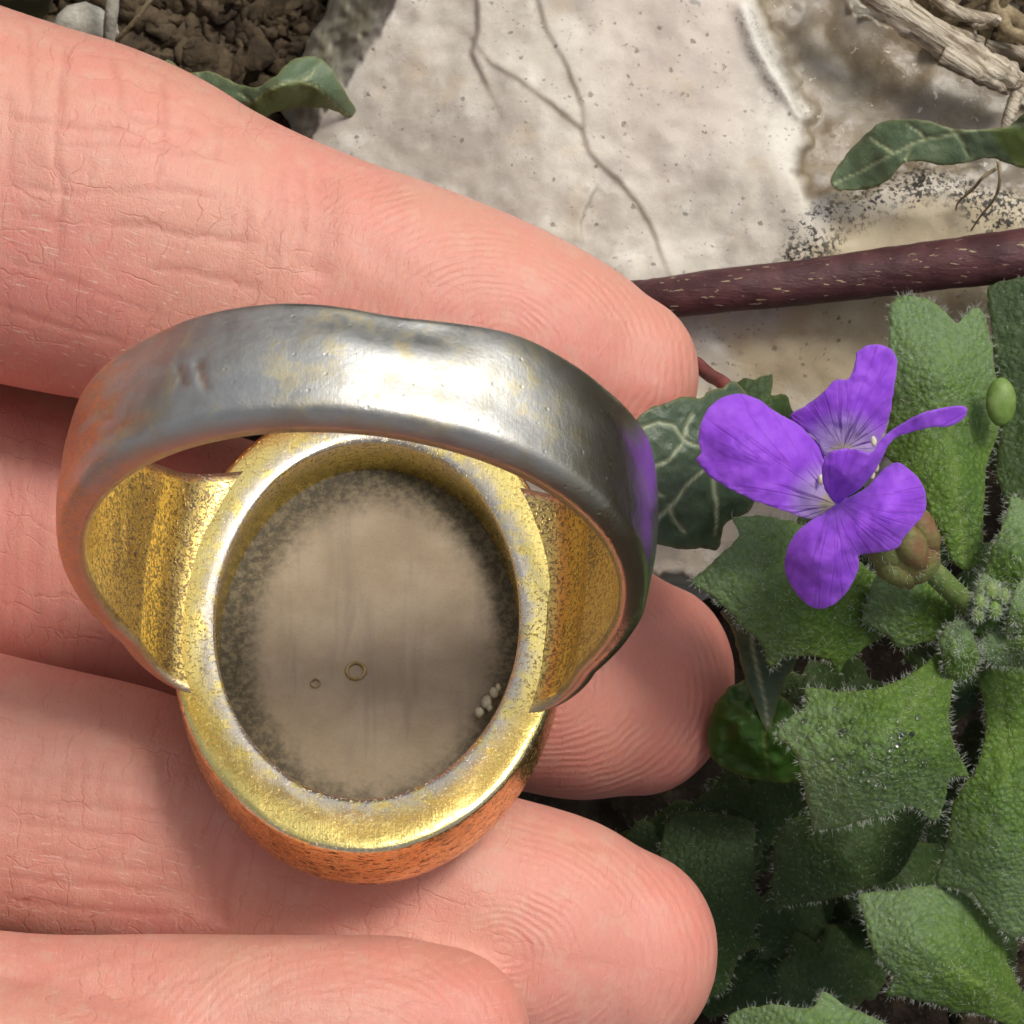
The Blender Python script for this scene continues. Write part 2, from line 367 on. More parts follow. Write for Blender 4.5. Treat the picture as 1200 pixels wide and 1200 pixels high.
def m_leaf(name, c1, c2, veinc, rough=0.5, fuzz=0.0, wax=None, bumpy=0.1, tr=0.2):
    g = NG(name)
    n1 = g.noise(0.35, 4, 0.6); n2 = g.noise(2.0, 4, 0.6); n3 = g.noise(9, 3, 0.6)
    c = g.mix(g.ramp(n1, 0.35, 0.65), c1, c2)
    if wax: c = g.mix(g.math('MULTIPLY', g.ramp(g.math('ADD', g.math('MULTIPLY', n2, 0.5), g.math('MULTIPLY', g.attr('tipness'), 0.55)), 0.42, 0.75), 0.75), c, wax)
    c = g.mix(g.math('MULTIPLY', g.ramp(n3, 0.55, 0.75), 0.35), c, tuple(min(1, v*1.9) for v in c2))
    c = g.mix(g.attr('vein'), c, veinc)
    c = g.mix(g.attr('under'), c, (0.20, 0.27, 0.07))
    c = g.mix(g.attr('rim'), c, (0.28, 0.25, 0.09))
    pv = g.voro(4.0, 'F1', g.vec('ADD', g.mm, g.vec('MULTIPLY', g.xyz(n2, n1, n3), (.35, .35, .35)))) if fuzz else n2
    if fuzz: c = g.mix(g.math('MULTIPLY', g.ramp(pv, 0.55, 0.15), 0.45), c, tuple(min(1, v*1.75) for v in c2))
    b = g.bump(g.math('ADD', g.math('MULTIPLY', pv, -1.0 if fuzz else 0.5), g.math('MULTIPLY', g.attr('vein'), -0.35)), bumpy, 0.8)
    b = g.bump(n3, 0.05, 0.6, b)
    kw = dict(Base_Color=c, Roughness=rough, Normal=b, Specular_IOR_Level=0.4)
    if fuzz: kw.update(Sheen_Weight=fuzz, Sheen_Roughness=0.4, Sheen_Tint=(0.85, 0.95, 0.85))
    sh = g.translucent(g.bsdf(**kw), g.mix(0.5, c, (0.20, 0.34, 0.03)), tr)
    return g.done(sh)

def m_petal():
    g = NG('petal')
    th = g.attr('throat'); ang = g.attr('ang')
    vn = g.noise(1.0, 2, 0.5, g.xyz(g.math('MULTIPLY', ang, 5.0), g.math('MULTIPLY', g.attr('rad'), 0.16)), 0.25)
    vein = g.math('SUBTRACT', 1.0, g.ramp(g.math('ABSOLUTE', g.math('SUBTRACT', vn, 0.5)), 0.0, 0.045))
    n2 = g.noise(1.1, 4, 0.6)
    c = g.mix(g.ramp(n2, 0.35, 0.65), (0.36, 0.085, 0.80), (0.44, 0.125, 0.88))
    c = g.mix(g.ramp(th, 0.15, 0.80), c, (0.72, 0.58, 0.90))
    c = g.mix(g.ramp(th, 0.80, 1.0), c, (0.75, 0.70, 0.42))
    vm = g.math('MULTIPLY', vein, g.math('ADD', g.math('MULTIPLY', g.ramp(th, 0.0, 0.6), 0.65), 0.20))
    c = g.mix(vm, c, (0.13, 0.015, 0.36))
    c = g.mix(g.math('MULTIPLY', g.attr('rim'), 0.5), c, (0.55, 0.35, 0.86))
    b = g.bump(vein, -0.03, 0.6); b = g.bump(g.noise(1.6, 4), 0.16, 0.5, b)
    b = g.bump(g.noise(14, 2), 0.02, 0.5, b)
    sh = g.translucent(g.bsdf(Base_Color=c, Roughness=0.55, Normal=b, Specular_IOR_Level=0.25, Sheen_Weight=0.15), g.mix(0.3, c, (0.55, 0.14, 0.95)), 0.36)
    return g.done(sh)

def m_plain(name, c1, c2, scale=1.0, rough=0.7, bump=0.1, sc=(1, 1, 1), spec=0.3, tr=0.0, lo=0.35, hi=0.65):
    g = NG(name); v = g.stretch(sc)
    n = g.noise(scale, 5, 0.65, v); n2 = g.noise(scale*6, 3, 0.6, v)
    c = g.mix(g.ramp(n, lo, hi), c1, c2)
    c = g.mix(g.math('MULTIPLY', g.ramp(n2, 0.45, 0.7), 0.4), c, tuple(v*0.5 for v in c1))
    b = g.bump(g.math('ADD', n, g.math('MULTIPLY', n2, 0.5)), bump, 0.8)
    sh = g.bsdf(Base_Color=c, Roughness=rough, Normal=b, Specular_IOR_Level=spec)
    if tr: sh = g.translucent(sh, c, tr)
    return g.done(sh)

def m_stem():
    g = NG('ivy_bark')
    n = g.noise(0.6, 4); c = g.mix(g.ramp(n, 0.35, 0.65), (0.055, 0.017, 0.019), (0.10, 0.036, 0.038))
    lent = g.noise(1.0, 2, 0.5, g.stretch((1.3, 6.5, 6.5)), 0.35)
    lm = g.ramp(lent, 0.655, 0.70)
    c = g.mix(g.math('MULTIPLY', lm, 0.85), c, (0.40, 0.32, 0.20))
    rag = g.noise(1.0, 4, 0.7, g.stretch((1.2, 4, 4)))
    b = g.bump(g.math('ADD', g.math('MULTIPLY', lm, 0.6), rag), 0.12, 0.7)
    return g.done(g.bsdf(Base_Color=c, Roughness=0.5, Normal=b, Specular_IOR_Level=0.4))

def m_soil():
    g = NG('soil')
    n1 = g.noise(0.12, 5, 0.65); n2 = g.noise(0.9, 5, 0.7); n3 = g.noise(4, 4, 0.7)
    c = g.mix(g.ramp(n1, 0.35, 0.65), (0.020, 0.014, 0.009), (0.040, 0.028, 0.018))
    c = g.mix(g.ramp(n2, 0.5, 0.75), c, (0.070, 0.052, 0.033))
    c = g.mix(g.math('MULTIPLY', g.ramp(n3, 0.58, 0.7), 0.7), c, (0.12, 0.093, 0.06))
    b = g.bump(g.math('ADD', n2, g.math('MULTIPLY', n3, 0.5)), 0.8, 0.9)
    return g.done(g.bsdf(Base_Color=c, Roughness=0.9, Normal=b, Specular_IOR_Level=0.2))

def m_hair():
    g = NG('plant_hair')
    return g.done(g.translucent(g.bsdf(Base_Color=(0.72, 0.76, 0.66), Roughness=0.45), (0.75, 0.8, 0.65), 0.35))
def m_drop():
    g = NG('water')
    return g.done(g.bsdf(Base_Color=(1, 1, 1), Roughness=0.02, Transmission_Weight=1.0, IOR=1.33))

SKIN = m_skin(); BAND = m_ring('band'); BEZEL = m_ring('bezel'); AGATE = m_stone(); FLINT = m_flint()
CRESS = m_leaf('cress_leaf', (0.060, 0.128, 0.011), (0.100, 0.180, 0.020), (0.18, 0.27, 0.05), 0.56, 0.10, (0.20, 0.295, 0.145), 0.13, 0.22)
CRESS_SHADE = m_leaf('cress_leaf_shade', (0.022, 0.050, 0.006), (0.036, 0.070, 0.011), (0.06, 0.095, 0.02), 0.6, 0.08, (0.055, 0.090, 0.035), 0.10, 0.2)  # darker copy of the cress leaf, with deep shade in its colour
IVY = m_leaf('ivy_leaf', (0.050, 0.082, 0.045), (0.085, 0.120, 0.070), (0.36, 0.40, 0.25), 0.36, 0.0, None, 0.12, 0.08)
IVY_PALE = m_leaf('ivy_leaf_pale', (0.100, 0.150, 0.080), (0.150, 0.200, 0.110), (0.36, 0.40, 0.22), 0.40, 0.0, None, 0.14, 0.12)
GLOSSY = m_leaf('glossy_leaf', (0.035, 0.085, 0.010), (0.055, 0.125, 0.018), (0.12, 0.17, 0.04), 0.10, 0.0, None, 0.16, 0.15)
PETAL = m_petal(); STEM = m_stem(); SOIL = m_soil(); HAIR = m_hair(); DROP = m_drop()
def m_twig():
    g = NG('dry_wood'); x, y, z = g.sep(g.mm)
    u = g.math('SUBTRACT', g.math('MULTIPLY', x, .83), g.math('MULTIPLY', y, .56)); v = g.math('ADD', g.math('MULTIPLY', x, .56), g.math('MULTIPLY', y, .83))
    st = g.noise(1.0, 4, 0.65, g.xyz(g.math('MULTIPLY', u, .35), g.math('MULTIPLY', v, 3.2), g.math('MULTIPLY', z, 3.2)), .5); n2 = g.noise(.5, 4, .6)
    c = g.mix(g.ramp(st, .38, .62), (0.20, 0.155, 0.105), (0.58, 0.51, 0.40)); c = g.mix(g.math('MULTIPLY', g.ramp(n2, .5, .7), .5), c, (0.30, 0.24, 0.17))
    return g.done(g.bsdf(Base_Color=c, Roughness=.8, Normal=g.bump(st, .22, .8), Specular_IOR_Level=.25))
TWIG = m_twig()
STRAW = m_plain('dry_straw', (0.22, 0.165, 0.095), (0.42, 0.34, 0.21), 0.9, 0.75, 0.15)
CRUMB = m_plain('soil_crumb', (0.028, 0.019, 0.012), (0.10, 0.072, 0.042), 0.35, 0.9, 0.3)
CHALK = m_plain('chalk', (0.34, 0.32, 0.26), (0.46, 0.44, 0.38), 0.5, 0.8, 0.2)
CALYX = m_plain('calyx_skin', (0.22, 0.115, 0.055), (0.20, 0.24, 0.075), 0.7, 0.6, 0.1, tr=0.15)
GREENSTALK = m_plain('green_stalk', (0.13, 0.20, 0.05), (0.20, 0.24, 0.08), 0.8, 0.6, 0.06, tr=0.15)
BUDM = m_plain('bud_skin', (0.16, 0.27, 0.055), (0.27, 0.38, 0.12), 0.5, 0.45, 0.05, tr=0.2)
POLLEN = m_plain('stamen', (0.70, 0.66, 0.40), (0.85, 0.82, 0.62), 1.5, 0.6, 0.05, tr=0.2)
RESIDUE = m_plain('residue', (0.42, 0.37, 0.27), (0.62, 0.57, 0.45), 1.5, 0.6, 0.1)
GLUE = m_plain('glue', (0.26, 0.18, 0.075), (0.32, 0.23, 0.11), 1.5, 0.25, 0.02, spec=0.5)

# ------------------------------------------------------------------ ground
def build_ground():
    c = np.linspace(-48, 48, 260); o = 48*np.geomspace(1.03, 700, 26)
    ax = np.r_[-o[::-1], c, o]
    X, Y = np.meshgrid(ax, ax, indexing='ij')
    Z = -33+fbm(X/9, Y/9, 5, 0.55)*3.2+fbm(X/1.7+40, Y/1.7, 3)*0.9
    far = np.maximum(np.abs(X), np.abs(Y))
    Z = np.where(far > 48, -33+fbm(X/60, Y/60, 3)*np.clip(far/30, 2, 25), Z)
    px = 600+X*K*H/(H+30); py = 600-Y*K*H/(H+30)
    Z += 5*sstep(1010, 1120, px)*sstep(160, 60, py)+3.0*sstep(420, 330, px)*sstep(200, 120, py)
    Z -= 9*sstep(560, 700, px)*sstep(560, 760, py)
    V = np.stack([X, Y, Z], -1).reshape(-1, 3)
    F = [q[::-1] for q in grid_faces(len(ax), len(ax))]
    return mk('soil_ground', V, [q[::-1] for q in F], SOIL, origin=(0, 0, -33))
soil = tag(build_ground(), 'dark brown crumbly garden soil', None, None, 'structure')

# ------------------------------------------------------------------ the flint
FL_OUT = [(640, -330), (530, -250), (482, -90), (462, 10), (425, 75), (372, 150), (330, 250), (380, 420), (560, 560), (740, 672), (838, 676), (905, 640), (1000, 575), (1110, 440), (1215, 380), (1275, 260), (1250, 160), (1178, 108), (1120, 66), (1055, 32), (1000, 14), (965, -60), (930, -190), (820, -310)]
SCAR = [(880, -90), (892, 10), (912, 60), (935, 115), (945, 150), (938, 190), (945, 232), (985, 235), (1050, 215), (1110, 205), (1170, 215), (1280, 240), (1250, 150), (1180, 100), (1055, 25), (1000, 5), (960, -90)]
CR1 = [(552, 45), (575, 75), (610, 95), (640, 118), (668, 140), (682, 152), (690, 178), (705, 195), (728, 215), (748, 240), (765, 270), (775, 300), (785, 322)]
CR2 = [(625, -20), (640, 35), (665, 78), (672, 100), (683, 125), (684, 150)]
CR3 = [(558, -10), (560, 35), (552, 62), (575, 110)]
CR4 = [(700, 218), (688, 240), (680, 262), (684, 285)]
RIDGE = [(872, 10), (885, 50), (905, 85), (922, 108), (945, 132)]
def flint_height(px, py):
    d = sdf_poly(px, py, FL_OUT)
    z = -14.0+1.8*sstep(0, -260, d)
    z = z-0.0040*(px-700)*(px < 700)*-1*0-0.004*np.maximum(0, 620-px)
    z = z-0.010*np.maximum(0, py-330)
    z = z+fbm(px/140, py/140, 4)*0.7+fbm(px/34+9, py/34, 3)*0.05
    for line, step, wd in ((CR1, -0.10, 22), (CR2, -0.08, 24), (CR3, -0.16, 22), (CR4, 0.12, 18)):
        dd, sd_, t = seg_dist(px, py, line)
        s = dd*sd_; fade = sstep(0, 0.12, t)*sstep(1.0, 0.85, t)
        z = z+step*np.tanh(s/2.2)*np.exp(-dd/wd)*np.clip(fade+0.25, 0, 1)
    sc = sstep(9, -9, sdf_poly(px, py, SCAR)+fbm(px/28, py/28, 3)*16)
    z = z-sc*(0.9+0.5*np.exp(-((px-1010)**2+(py-90)**2)/9000.0))
    dd, _, _ = seg_dist(px, py, RIDGE); z = z+0.55*np.exp(-(dd/12)**2)
    dd, _, _ = seg_dist(px, py, [(905, 160), (950, 290), (940, 330)]); z = z+0.35*np.exp(-(dd/25)**2)
    # conchoidal ripples on the scar
    rr = np.hypot(px-1120, py-20); z = z+sc*0.10*np.sin(rr/13+fbm(px/40, py/40, 2)*2)
    out = np.maximum(d+fbm(px/22, py/22, 3)*7, 0)
    left = sstep(520, 460, px)*sstep(190, 100, py)
    off = sstep(0, -60, py); slope = 0.16*left+(0.55-0.25*off)*(1-left)
    z = z-0.006*np.maximum(0, -20-py)-0.9*off*fbm(px/60+3, py/60, 3)
    z = z-np.minimum(slope*out*(1+0.02*out*(1-left)), 40)
    z = z-left*sstep(55, 95, out)*20
    return np.maximum(z, -56), sc, d
def build_flint():
    gx = np.r_[np.arange(215, 330, 5), np.arange(330, 1320, 2.6), np.arange(1320, 1400, 5)]; gy = np.r_[np.arange(-480, -10, 5), np.arange(-10, 480, 2.6), np.arange(480, 770, 5)]
    X, Y = np.meshgrid(gx, gy, indexing='ij')
    Z, sc, d = flint_height(X, Y)
    V = P(X, Y, Z).reshape(-1, 3); nt_ = len(V)
    F = [q[::-1] for q in grid_faces(len(gx), len(gy))]
    # closed underside
    ring = [i*len(gy) for i in range(len(gx))]+[(len(gx)-1)*len(gy)+j for j in range(1, len(gy))]+[i*len(gy)+len(gy)-1 for i in range(len(gx)-2, -1, -1)]+[j for j in range(len(gy)-2, 0, -1)]
    lo = V[ring].copy(); lo[:, 2] = -62
    V = np.vstack([V, lo]); n = len(ring)
    F += [(ring[(k+1) % n], ring[k], nt_+k, nt_+(k+1) % n) for k in range(n)]
    F.append(tuple(nt_+k for k in range(n)))
    px, py = X.ravel(), Y.ravel()
    def line_mask(lines, w_):
        m = np.zeros(len(px))
        for l in lines:
            dd, _, t = seg_dist(px+fbm(px/15, py/15, 2)*3, py+fbm(px/15+7, py/15, 2)*3, l); m = np.maximum(m, np.exp(-(dd/w_)**2))
        return m
    nz = fbm(px/30, py/30, 3)
    cream_poly = [(905, 330), (955, 275), (985, 240), (1060, 222), (1130, 215), (1300, 260), (1300, 480), (1050, 480), (860, 480), (850, 400), (905, 360)]
    a = dict(scar=sc.ravel()*0.97,
             crack=line_mask([CR1, CR2, CR4, CR3], 2.3)*np.clip(0.65+1.6*nz, 0.05, 1),
             white=np.maximum(line_mask([RIDGE], 9)*0.9, 0.6*np.exp(-((px-915)**2+(py-172)**2)/350)),
             cream=sstep(20, -35, sdf_poly(px, py, cream_poly)+nz*22)*0.85,
             speck=np.clip(sstep(38, 6, seg_dist(px, py, [(935, 320), (958, 288), (950, 262), (985, 240), (1050, 225), (1085, 208), (1130, 222), (1165, 250), (1220, 300)])[0]+nz*20)*1.0+sstep(16, 4, seg_dist(px, py, [(873, 20), (890, 60), (915, 105)])[0])+0.8*sstep(40, 0, seg_dist(px, py, [(1180, 240), (1230, 300)])[0]), 0, 1),
             mauve=sstep(640, 720, px+py*-0.25)*sstep(260, 120, py+nz*60)*sstep(890, 850, px),
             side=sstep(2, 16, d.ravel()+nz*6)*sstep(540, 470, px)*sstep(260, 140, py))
    a = {k: np.r_[v, np.zeros(n)] for k, v in a.items()}
    return mk('flint_stone', V, F, FLINT, attrs=a)
flint = tag(build_flint(), 'large pale grey flint stone with cracks and a brown flaked corner', 'stone')

# ------------------------------------------------------------------ leaf builder
def sheet(outline, zf, spacing=5.0, thick=0.22, veins=(), vein_w=2.2, vfade=0.0, densify=4.0, wobble=0.8, smooth_outline=True, extra=None, seed=0, fine=0.05, rimw=0.4):
    o = np.asarray(outline, float)
    if smooth_outline:
        n = int(np.linalg.norm(np.roll(o, -1, 0)-o, axis=1).sum()/densify)
        # keep corners by mixing spline and straight line
        s = spline(o, n, True)
    else:
        s = []
        for a_, b_ in zip(o, np.roll(o, -1, 0)):
            k = max(1, int(np.linalg.norm(b_-a_)/densify))
            s += [a_+(b_-a_)*i/k for i in range(k)]
        s = np.array(s)
    s = s+wobble*np.stack([fbm(s[:, 0]/9+seed, s[:, 1]/9, 2), fbm(s[:, 0]/9+50+seed, s[:, 1]/9, 2)], -1)*2
    nb = len(s)
    x0, y0 = s.min(0); x1, y1 = s.max(0)
    gx, gy = np.meshgrid(np.arange(x0, x1, spacing), np.arange(y0, y1, spacing*0.87)); gx = gx+(np.arange(gx.shape[0]) % 2)[:, None]*spacing/2
    gx, gy = gx.ravel(), gy.ravel(); m = sdf_poly(gx, gy, s) < -0.55*spacing
    pts = np.vstack([s, np.stack([gx[m], gy[m]], -1)])
    vo, eo, fo, ov, oe, of = delaunay_2d_cdt([Vector(p) for p in pts.tolist()], [], [list(range(nb))], 1, 1e-4)
    q = np.array([tuple(v) for v in vo]); F = [tuple(f) for f in fo]
    F = [f if ((q[f[1]]-q[f[0]])[0]*(q[f[2]]-q[f[0]])[1]-(q[f[1]]-q[f[0]])[1]*(q[f[2]]-q[f[0]])[0]) < 0 else f[::-1] for f in F]
    px, py = q[:, 0], q[:, 1]
    db = -sdf_poly(px, py, s)
    z = zf(px, py)+fine*fbm(px/14+seed, py/14, 2)
    vm = np.zeros(len(px))
    for l in veins:
        d, _, t = seg_dist(px+fbm(px/30, py/30, 2)*3, py+fbm(px/30+5, py/30, 2)*3, l); vm = np.maximum(vm, np.exp(-(d/(vein_w*(1.15-0.55*t)))**2)*(1-vfade*sstep(0.55, 1.0, t)))
    z = z-0.10*vm
    # topology: boundary edges
    cnt = {}
    for f in F:
        for i in range(len(f)):
            e = (f[i], f[(i+1) % len(f)]); cnt[e] = 1
    be = [e for e in cnt if (e[1], e[0]) not in cnt]
    top = P(px, py, z)
    bot = P(px, py, z-thick*(0.25+0.75*np.clip(db/8, 0, 1)))
    n = len(top)
    V = np.vstack([top, bot]); FF = F+[tuple(n+i for i in f[::-1]) for f in F]
    FF += [(e[1], e[0], n+e[0], n+e[1]) for e in be]
    a = dict(vein=np.r_[vm, vm*0.5], rim=np.r_[np.exp(-db/2.0), np.exp(-db/2.0)]*rimw, under=np.r_[np.zeros(n), np.ones(n)*0.5])
    if extra:
        for k, fn in extra.items():
            e_ = fn(px, py, db); a[k] = np.r_[e_, e_]
    return V, FF, a, s
def hairs_mesh(root, d, L, r, seed=0, bend=0.35):
    rg = np.random.default_rng(seed); n = len(root)
    d = d/np.linalg.norm(d, axis=1, keepdims=True)
    ref = rg.normal(size=(n, 3)); s = np.cross(d, ref); s /= np.linalg.norm(s, axis=1, keepdims=True); b = np.cross(d, s)
    L = np.broadcast_to(L, (n,))[:, None]; r = np.broadcast_to(r, (n,))[:, None]
    mid = root+d*L*0.55; tip = root+d*L+s*L*bend*rg.normal(size=(n, 1))*0.6
    vs_ = []
    for k in range(3):
        c, sn = math.cos(k*2.0944), math.sin(k*2.0944); vs_.append(root+(c*s+sn*b)*r)
    for k in range(3):
        c, sn = math.cos(k*2.0944), math.sin(k*2.0944); vs_.append(mid+(c*s+sn*b)*r*0.75)
    vs_.append(tip)
    V = np.stack(vs_, 1).reshape(-1, 3); F = []
    for i in range(n):
        o = 7*i
        for k in range(3):
            j = (k+1) % 3
            F.append((o+k, o+j, o+3+j, o+3+k)); F.append((o+3+k, o+3+j, o+6))
    return V, F
def leaf_hairs(s, zf, outline_density=0.32, surf=0.010, Le=(0.22, 0.5), Ls=(0.12, 0.30), seed=0, r=0.011):
    rg = np.random.default_rng(seed); roots = []; dirs = []; lens = []
    seg = np.roll(s, -1, 0)-s; ln = np.linalg.norm(seg, axis=1); tot = ln.sum(); k = int(tot*outline_density)
    cum = np.r_[0, np.cumsum(ln)]; u = np.sort(rg.random(k))*tot; i = np.clip(np.searchsorted(cum, u)-1, 0, len(s)-1)
    t = ((u-cum[i])/np.maximum(ln[i], 1e-6))[:, None]
    p = s[i]+seg[i]*t
    nrm = np.stack([seg[i][:, 1], -seg[i][:, 0]], -1); nrm /= np.linalg.norm(nrm, axis=1, keepdims=True)+1e-9
    tst = p+nrm*2; flip = inside(tst[:, 0], tst[:, 1], s); nrm[flip] *= -1
    for fork in range(2):
        R_ = P(p[:, 0], p[:, 1], zf(p[:, 0], p[:, 1])-0.05)
        D = np.c_[nrm[:, 0], -nrm[:, 1], rg.normal(0.25, 0.5, k)]+rg.normal(0, 0.45, (k, 3))
        roots.append(R_); dirs.append(D); lens.append(rg.uniform(*Le, k)*rg.uniform(0.6, 1.1, k))
    x0, y0 = s.min(0); x1, y1 = s.max(0); m = int((x1-x0)*(y1-y0)*surf)
    q = rg.random((m, 2))*[x1-x0, y1-y0]+[x0, y0]; q = q[inside(q[:, 0], q[:, 1], s)]; m = len(q)
    if m:
        roots.append(P(q[:, 0], q[:, 1], zf(q[:, 0], q[:, 1])-0.03)); dirs.append(np.c_[rg.normal(0, 0.9, (m, 2)), rg.uniform(0.3, 1.0, m)]); lens.append(rg.uniform(*Ls, m))
    return hairs_mesh(np.vstack(roots), np.vstack(dirs), np.concatenate(lens), r, seed)

# ------------------------------------------------------------------ the hand
FINGERS = [
    # px, py, z, half width in px, height ratio ; base first
    [(-760, 110, -6, 225, .92), (-420, 140, -4, 232, .92), (-200, 180, -3, 226, .90), (0, 232, -2.5, 214, .90), (130, 266, -2.2, 206, .90), (250, 308, -2.0, 184, .90), (380, 340, -2.0, 160, .92), (500, 372, -2.0, 150, .92), (600, 402, -2.3, 138, .90), (680, 428, -2.8, 122, .86), (722, 446, -3.2, 106, .84)],
    [(-800, 450, -10, 205, .9), (-420, 520, -11, 200, .9), (0, 622, -11, 188, .9), (250, 688, -11, 178, .9), (450, 735, -10.6, 165, .9), (600, 770, -10.2, 152, .9), (700, 795, -10, 146, .88), (760, 808, -10.2, 126, .86)],
    [(-760, 800, -6, 185, .9), (-420, 850, -4, 180, .9), (0, 938, -1.5, 168, .9), (150, 968, -0.8, 163, .9), (260, 1000, -0.3, 150, .92), (420, 1042, 0.3, 150, .92), (560, 1080, 0.3, 152, .9), (660, 1104, 0.1, 147, .88), (728, 1120, -0.4, 126, .86)],
    [(-640, 1130, -3, 160, .9), (-300, 1200, 3, 156, .9), (0, 1240, 6.6, 148, .9), (200, 1238, 7.6, 143, .9), (380, 1230, 8.0, 134, .9), (470, 1224, 7.8, 127, .88), (515, 1222, 7.5, 114, .86)],
]
TIPLEN = [100, 108, 114, 104]
def surface_nets(val, org, h):
    """quad mesh of the zero level of a grid of values"""
    ins = val < 0; nx, ny, nz = val.shape
    cor = [(a, b, c) for a in (0, 1) for b in (0, 1) for c in (0, 1)]
    sl = lambda A, o: A[o[0]:nx-1+o[0], o[1]:ny-1+o[1], o[2]:nz-1+o[2]]
    cnt = sum(sl(ins, o).astype(np.int8) for o in cor); act = (cnt > 0) & (cnt < 8)
    ci = np.argwhere(act); idx = np.full(act.shape, -1, np.int32); idx[act] = np.arange(len(ci))
    cv = [val[ci[:, 0]+o[0], ci[:, 1]+o[1], ci[:, 2]+o[2]] for o in cor]
    acc = np.zeros((len(ci), 3)); n = np.zeros(len(ci))
    for a in range(8):
        for b in range(a+1, 8):
            oa, ob = np.array(cor[a]), np.array(cor[b])
            if np.abs(oa-ob).sum() != 1: continue
            x = (cv[a] < 0) != (cv[b] < 0); t = np.where(x, cv[a]/np.where(x, cv[a]-cv[b], 1), 0)
            acc += np.where(x[:, None], oa+(ob-oa)*t[:, None], 0); n += x
    V = org+h*(ci+acc/n[:, None]); F = []
    for ax in range(3):
        o1 = [(1, 0, 0), (0, 1, 0), (0, 0, 1)][ax]; u, w_ = [(1, 2), (2, 0), (0, 1)][ax]
        A = ins[:nx-o1[0], :ny-o1[1], :nz-o1[2]]; B = ins[o1[0]:, o1[1]:, o1[2]:]
        for flip in (False, True):
            e = np.argwhere((A & ~B) if not flip else (~A & B)); e = e[(e[:, u] > 0) & (e[:, w_] > 0)]
            du = np.zeros(3, int); du[u] = 1; dw = np.zeros(3, int); dw[w_] = 1
            g = lambda p: idx[p[:, 0], p[:, 1], p[:, 2]]
            q = np.stack([g(e-du-dw), g(e-dw), g(e), g(e-du)], -1)
            F.append(q[:, ::-1] if flip else q)
    return V, np.vstack(F)
def build_hand():
    lines = []; h = 0.36
    gx = np.arange(-92, 13.5, h); gy = np.arange(-38, 62, h); gz = np.arange(-24, 20, h)
    val = np.full((len(gx), len(gy), len(gz)), 9.0, np.float32)
    def box(lo, hi): return tuple(slice(max(0, int((l-g[0])/h)-1), max(0, int((u_-g[0])/h)+2)) for l, u_, g in zip(lo, hi, (gx, gy, gz)))
    def pts(b): return gx[b[0]][:, None, None], gy[b[1]][None, :, None], gz[b[2]][None, None, :]
    def smin(a, b_, k): hh = np.clip(0.5+0.5*(b_-a)/k, 0, 1); return b_+(a-b_)*hh-k*hh*(1-hh)
    for rows, tl in zip(FINGERS, TIPLEN):
        R_ = spline(rows, 70); c = P(R_[:, 0], R_[:, 1], R_[:, 2]); hw = R_[:, 3]*(H-R_[:, 2])/(H*K); rat = R_[:, 4]; L = tl/K
        t = c[-1]-c[-2]; t /= np.linalg.norm(t); lines.append((np.vstack([c, c[-1]+t*L]), np.r_[hw, hw[-1]*.5]))
        b = box(c.min(0)-11, c.max(0)+11); X, Y, Z = pts(b)
        sl = np.gradient(c[:, 1])/np.gradient(c[:, 0]); ip = lambda x_, a_: np.interp(x_, c[:, 0], a_)
        x1 = np.broadcast_to(X, (X.shape[0], Y.shape[1], 1))
        for _ in range(2):
            m_ = ip(x1, sl); x1 = X+(Y-ip(x1, c[:, 1]))*m_/(1+m_*m_)
        yc = ip(x1, c[:, 1]); tx, ty = t[:2]/np.hypot(*t[:2]); dot = (X-c[-1, 0])*tx+(Y-c[-1, 1])*ty; past = dot > 0
        lat = np.where(past, np.abs((Y-c[-1, 1])*tx-(X-c[-1, 0])*ty), np.hypot(Y-yc, X-np.minimum(x1, c[-1, 0]))); ov = np.maximum(dot, 0)
        x1 = np.where(past, c[-1, 0], x1)
        w_ = ip(x1, hw); rr = w_*ip(x1, rat); dz = Z-ip(x1, c[:, 2])
        e = (np.abs(lat/w_)**2.2+np.abs(dz/rr)**2.2)**(2/2.2)+(ov/L)**2
        d = ((np.sqrt(e)-1)*rr).astype(np.float32)
        val[b] = smin(val[b], d, 0.25)
    def blob(c, r, k):
        c, r = np.array(c, float), np.array(r, float); b = box(c-r*1.3-2, c+r*1.3+2); X, Y, Z = pts(b)
        d = (np.sqrt(((X-c[0])/r[0])**2+((Y-c[1])/r[1])**2+((Z-c[2])/r[2])**2)-1)*r.min()
        val[b] = smin(val[b], d.astype(np.float32), k)
    def limb(rows, k, n=14):
        for p in spline(rows, n): blob(p[:3], (p[3],)*3, k)
    blob((-64, -3, -7), (25, 29, 11.5), 5.0)                                            # palm
    limb([(-74, 20, -4, 10), (-56, 36, -1, 9.5), (-42, 46, 1, 8.5), (-30, 51, 2, 7.0)], 3.0)   # thumb
    limb([tuple(P(x, y, z))+(r/K,) for x, y, z, r in ((-420, 1330, 2, 150), (-150, 1325, 10, 165), (40, 1345, 11, 172), (180, 1372, 10.5, 165), (330, 1420, 8.0, 140))], 0.15, 40)
    V, F = surface_nets(val, np.array([gx[0], gy[0], gz[0]]), h); del val
    def edges_of(F): 
        e = np.sort(np.vstack([F[:, [0, 1]], F[:, [1, 2]], F[:, [2, 3]], F[:, [3, 0]]]), 1); key = e[:, 0].astype(np.int64)*(1 << 32)+e[:, 1]
        u, inv = np.unique(key, return_inverse=True); return np.stack([u >> 32, u & 0xffffffff], -1), inv.reshape(4, -1).T
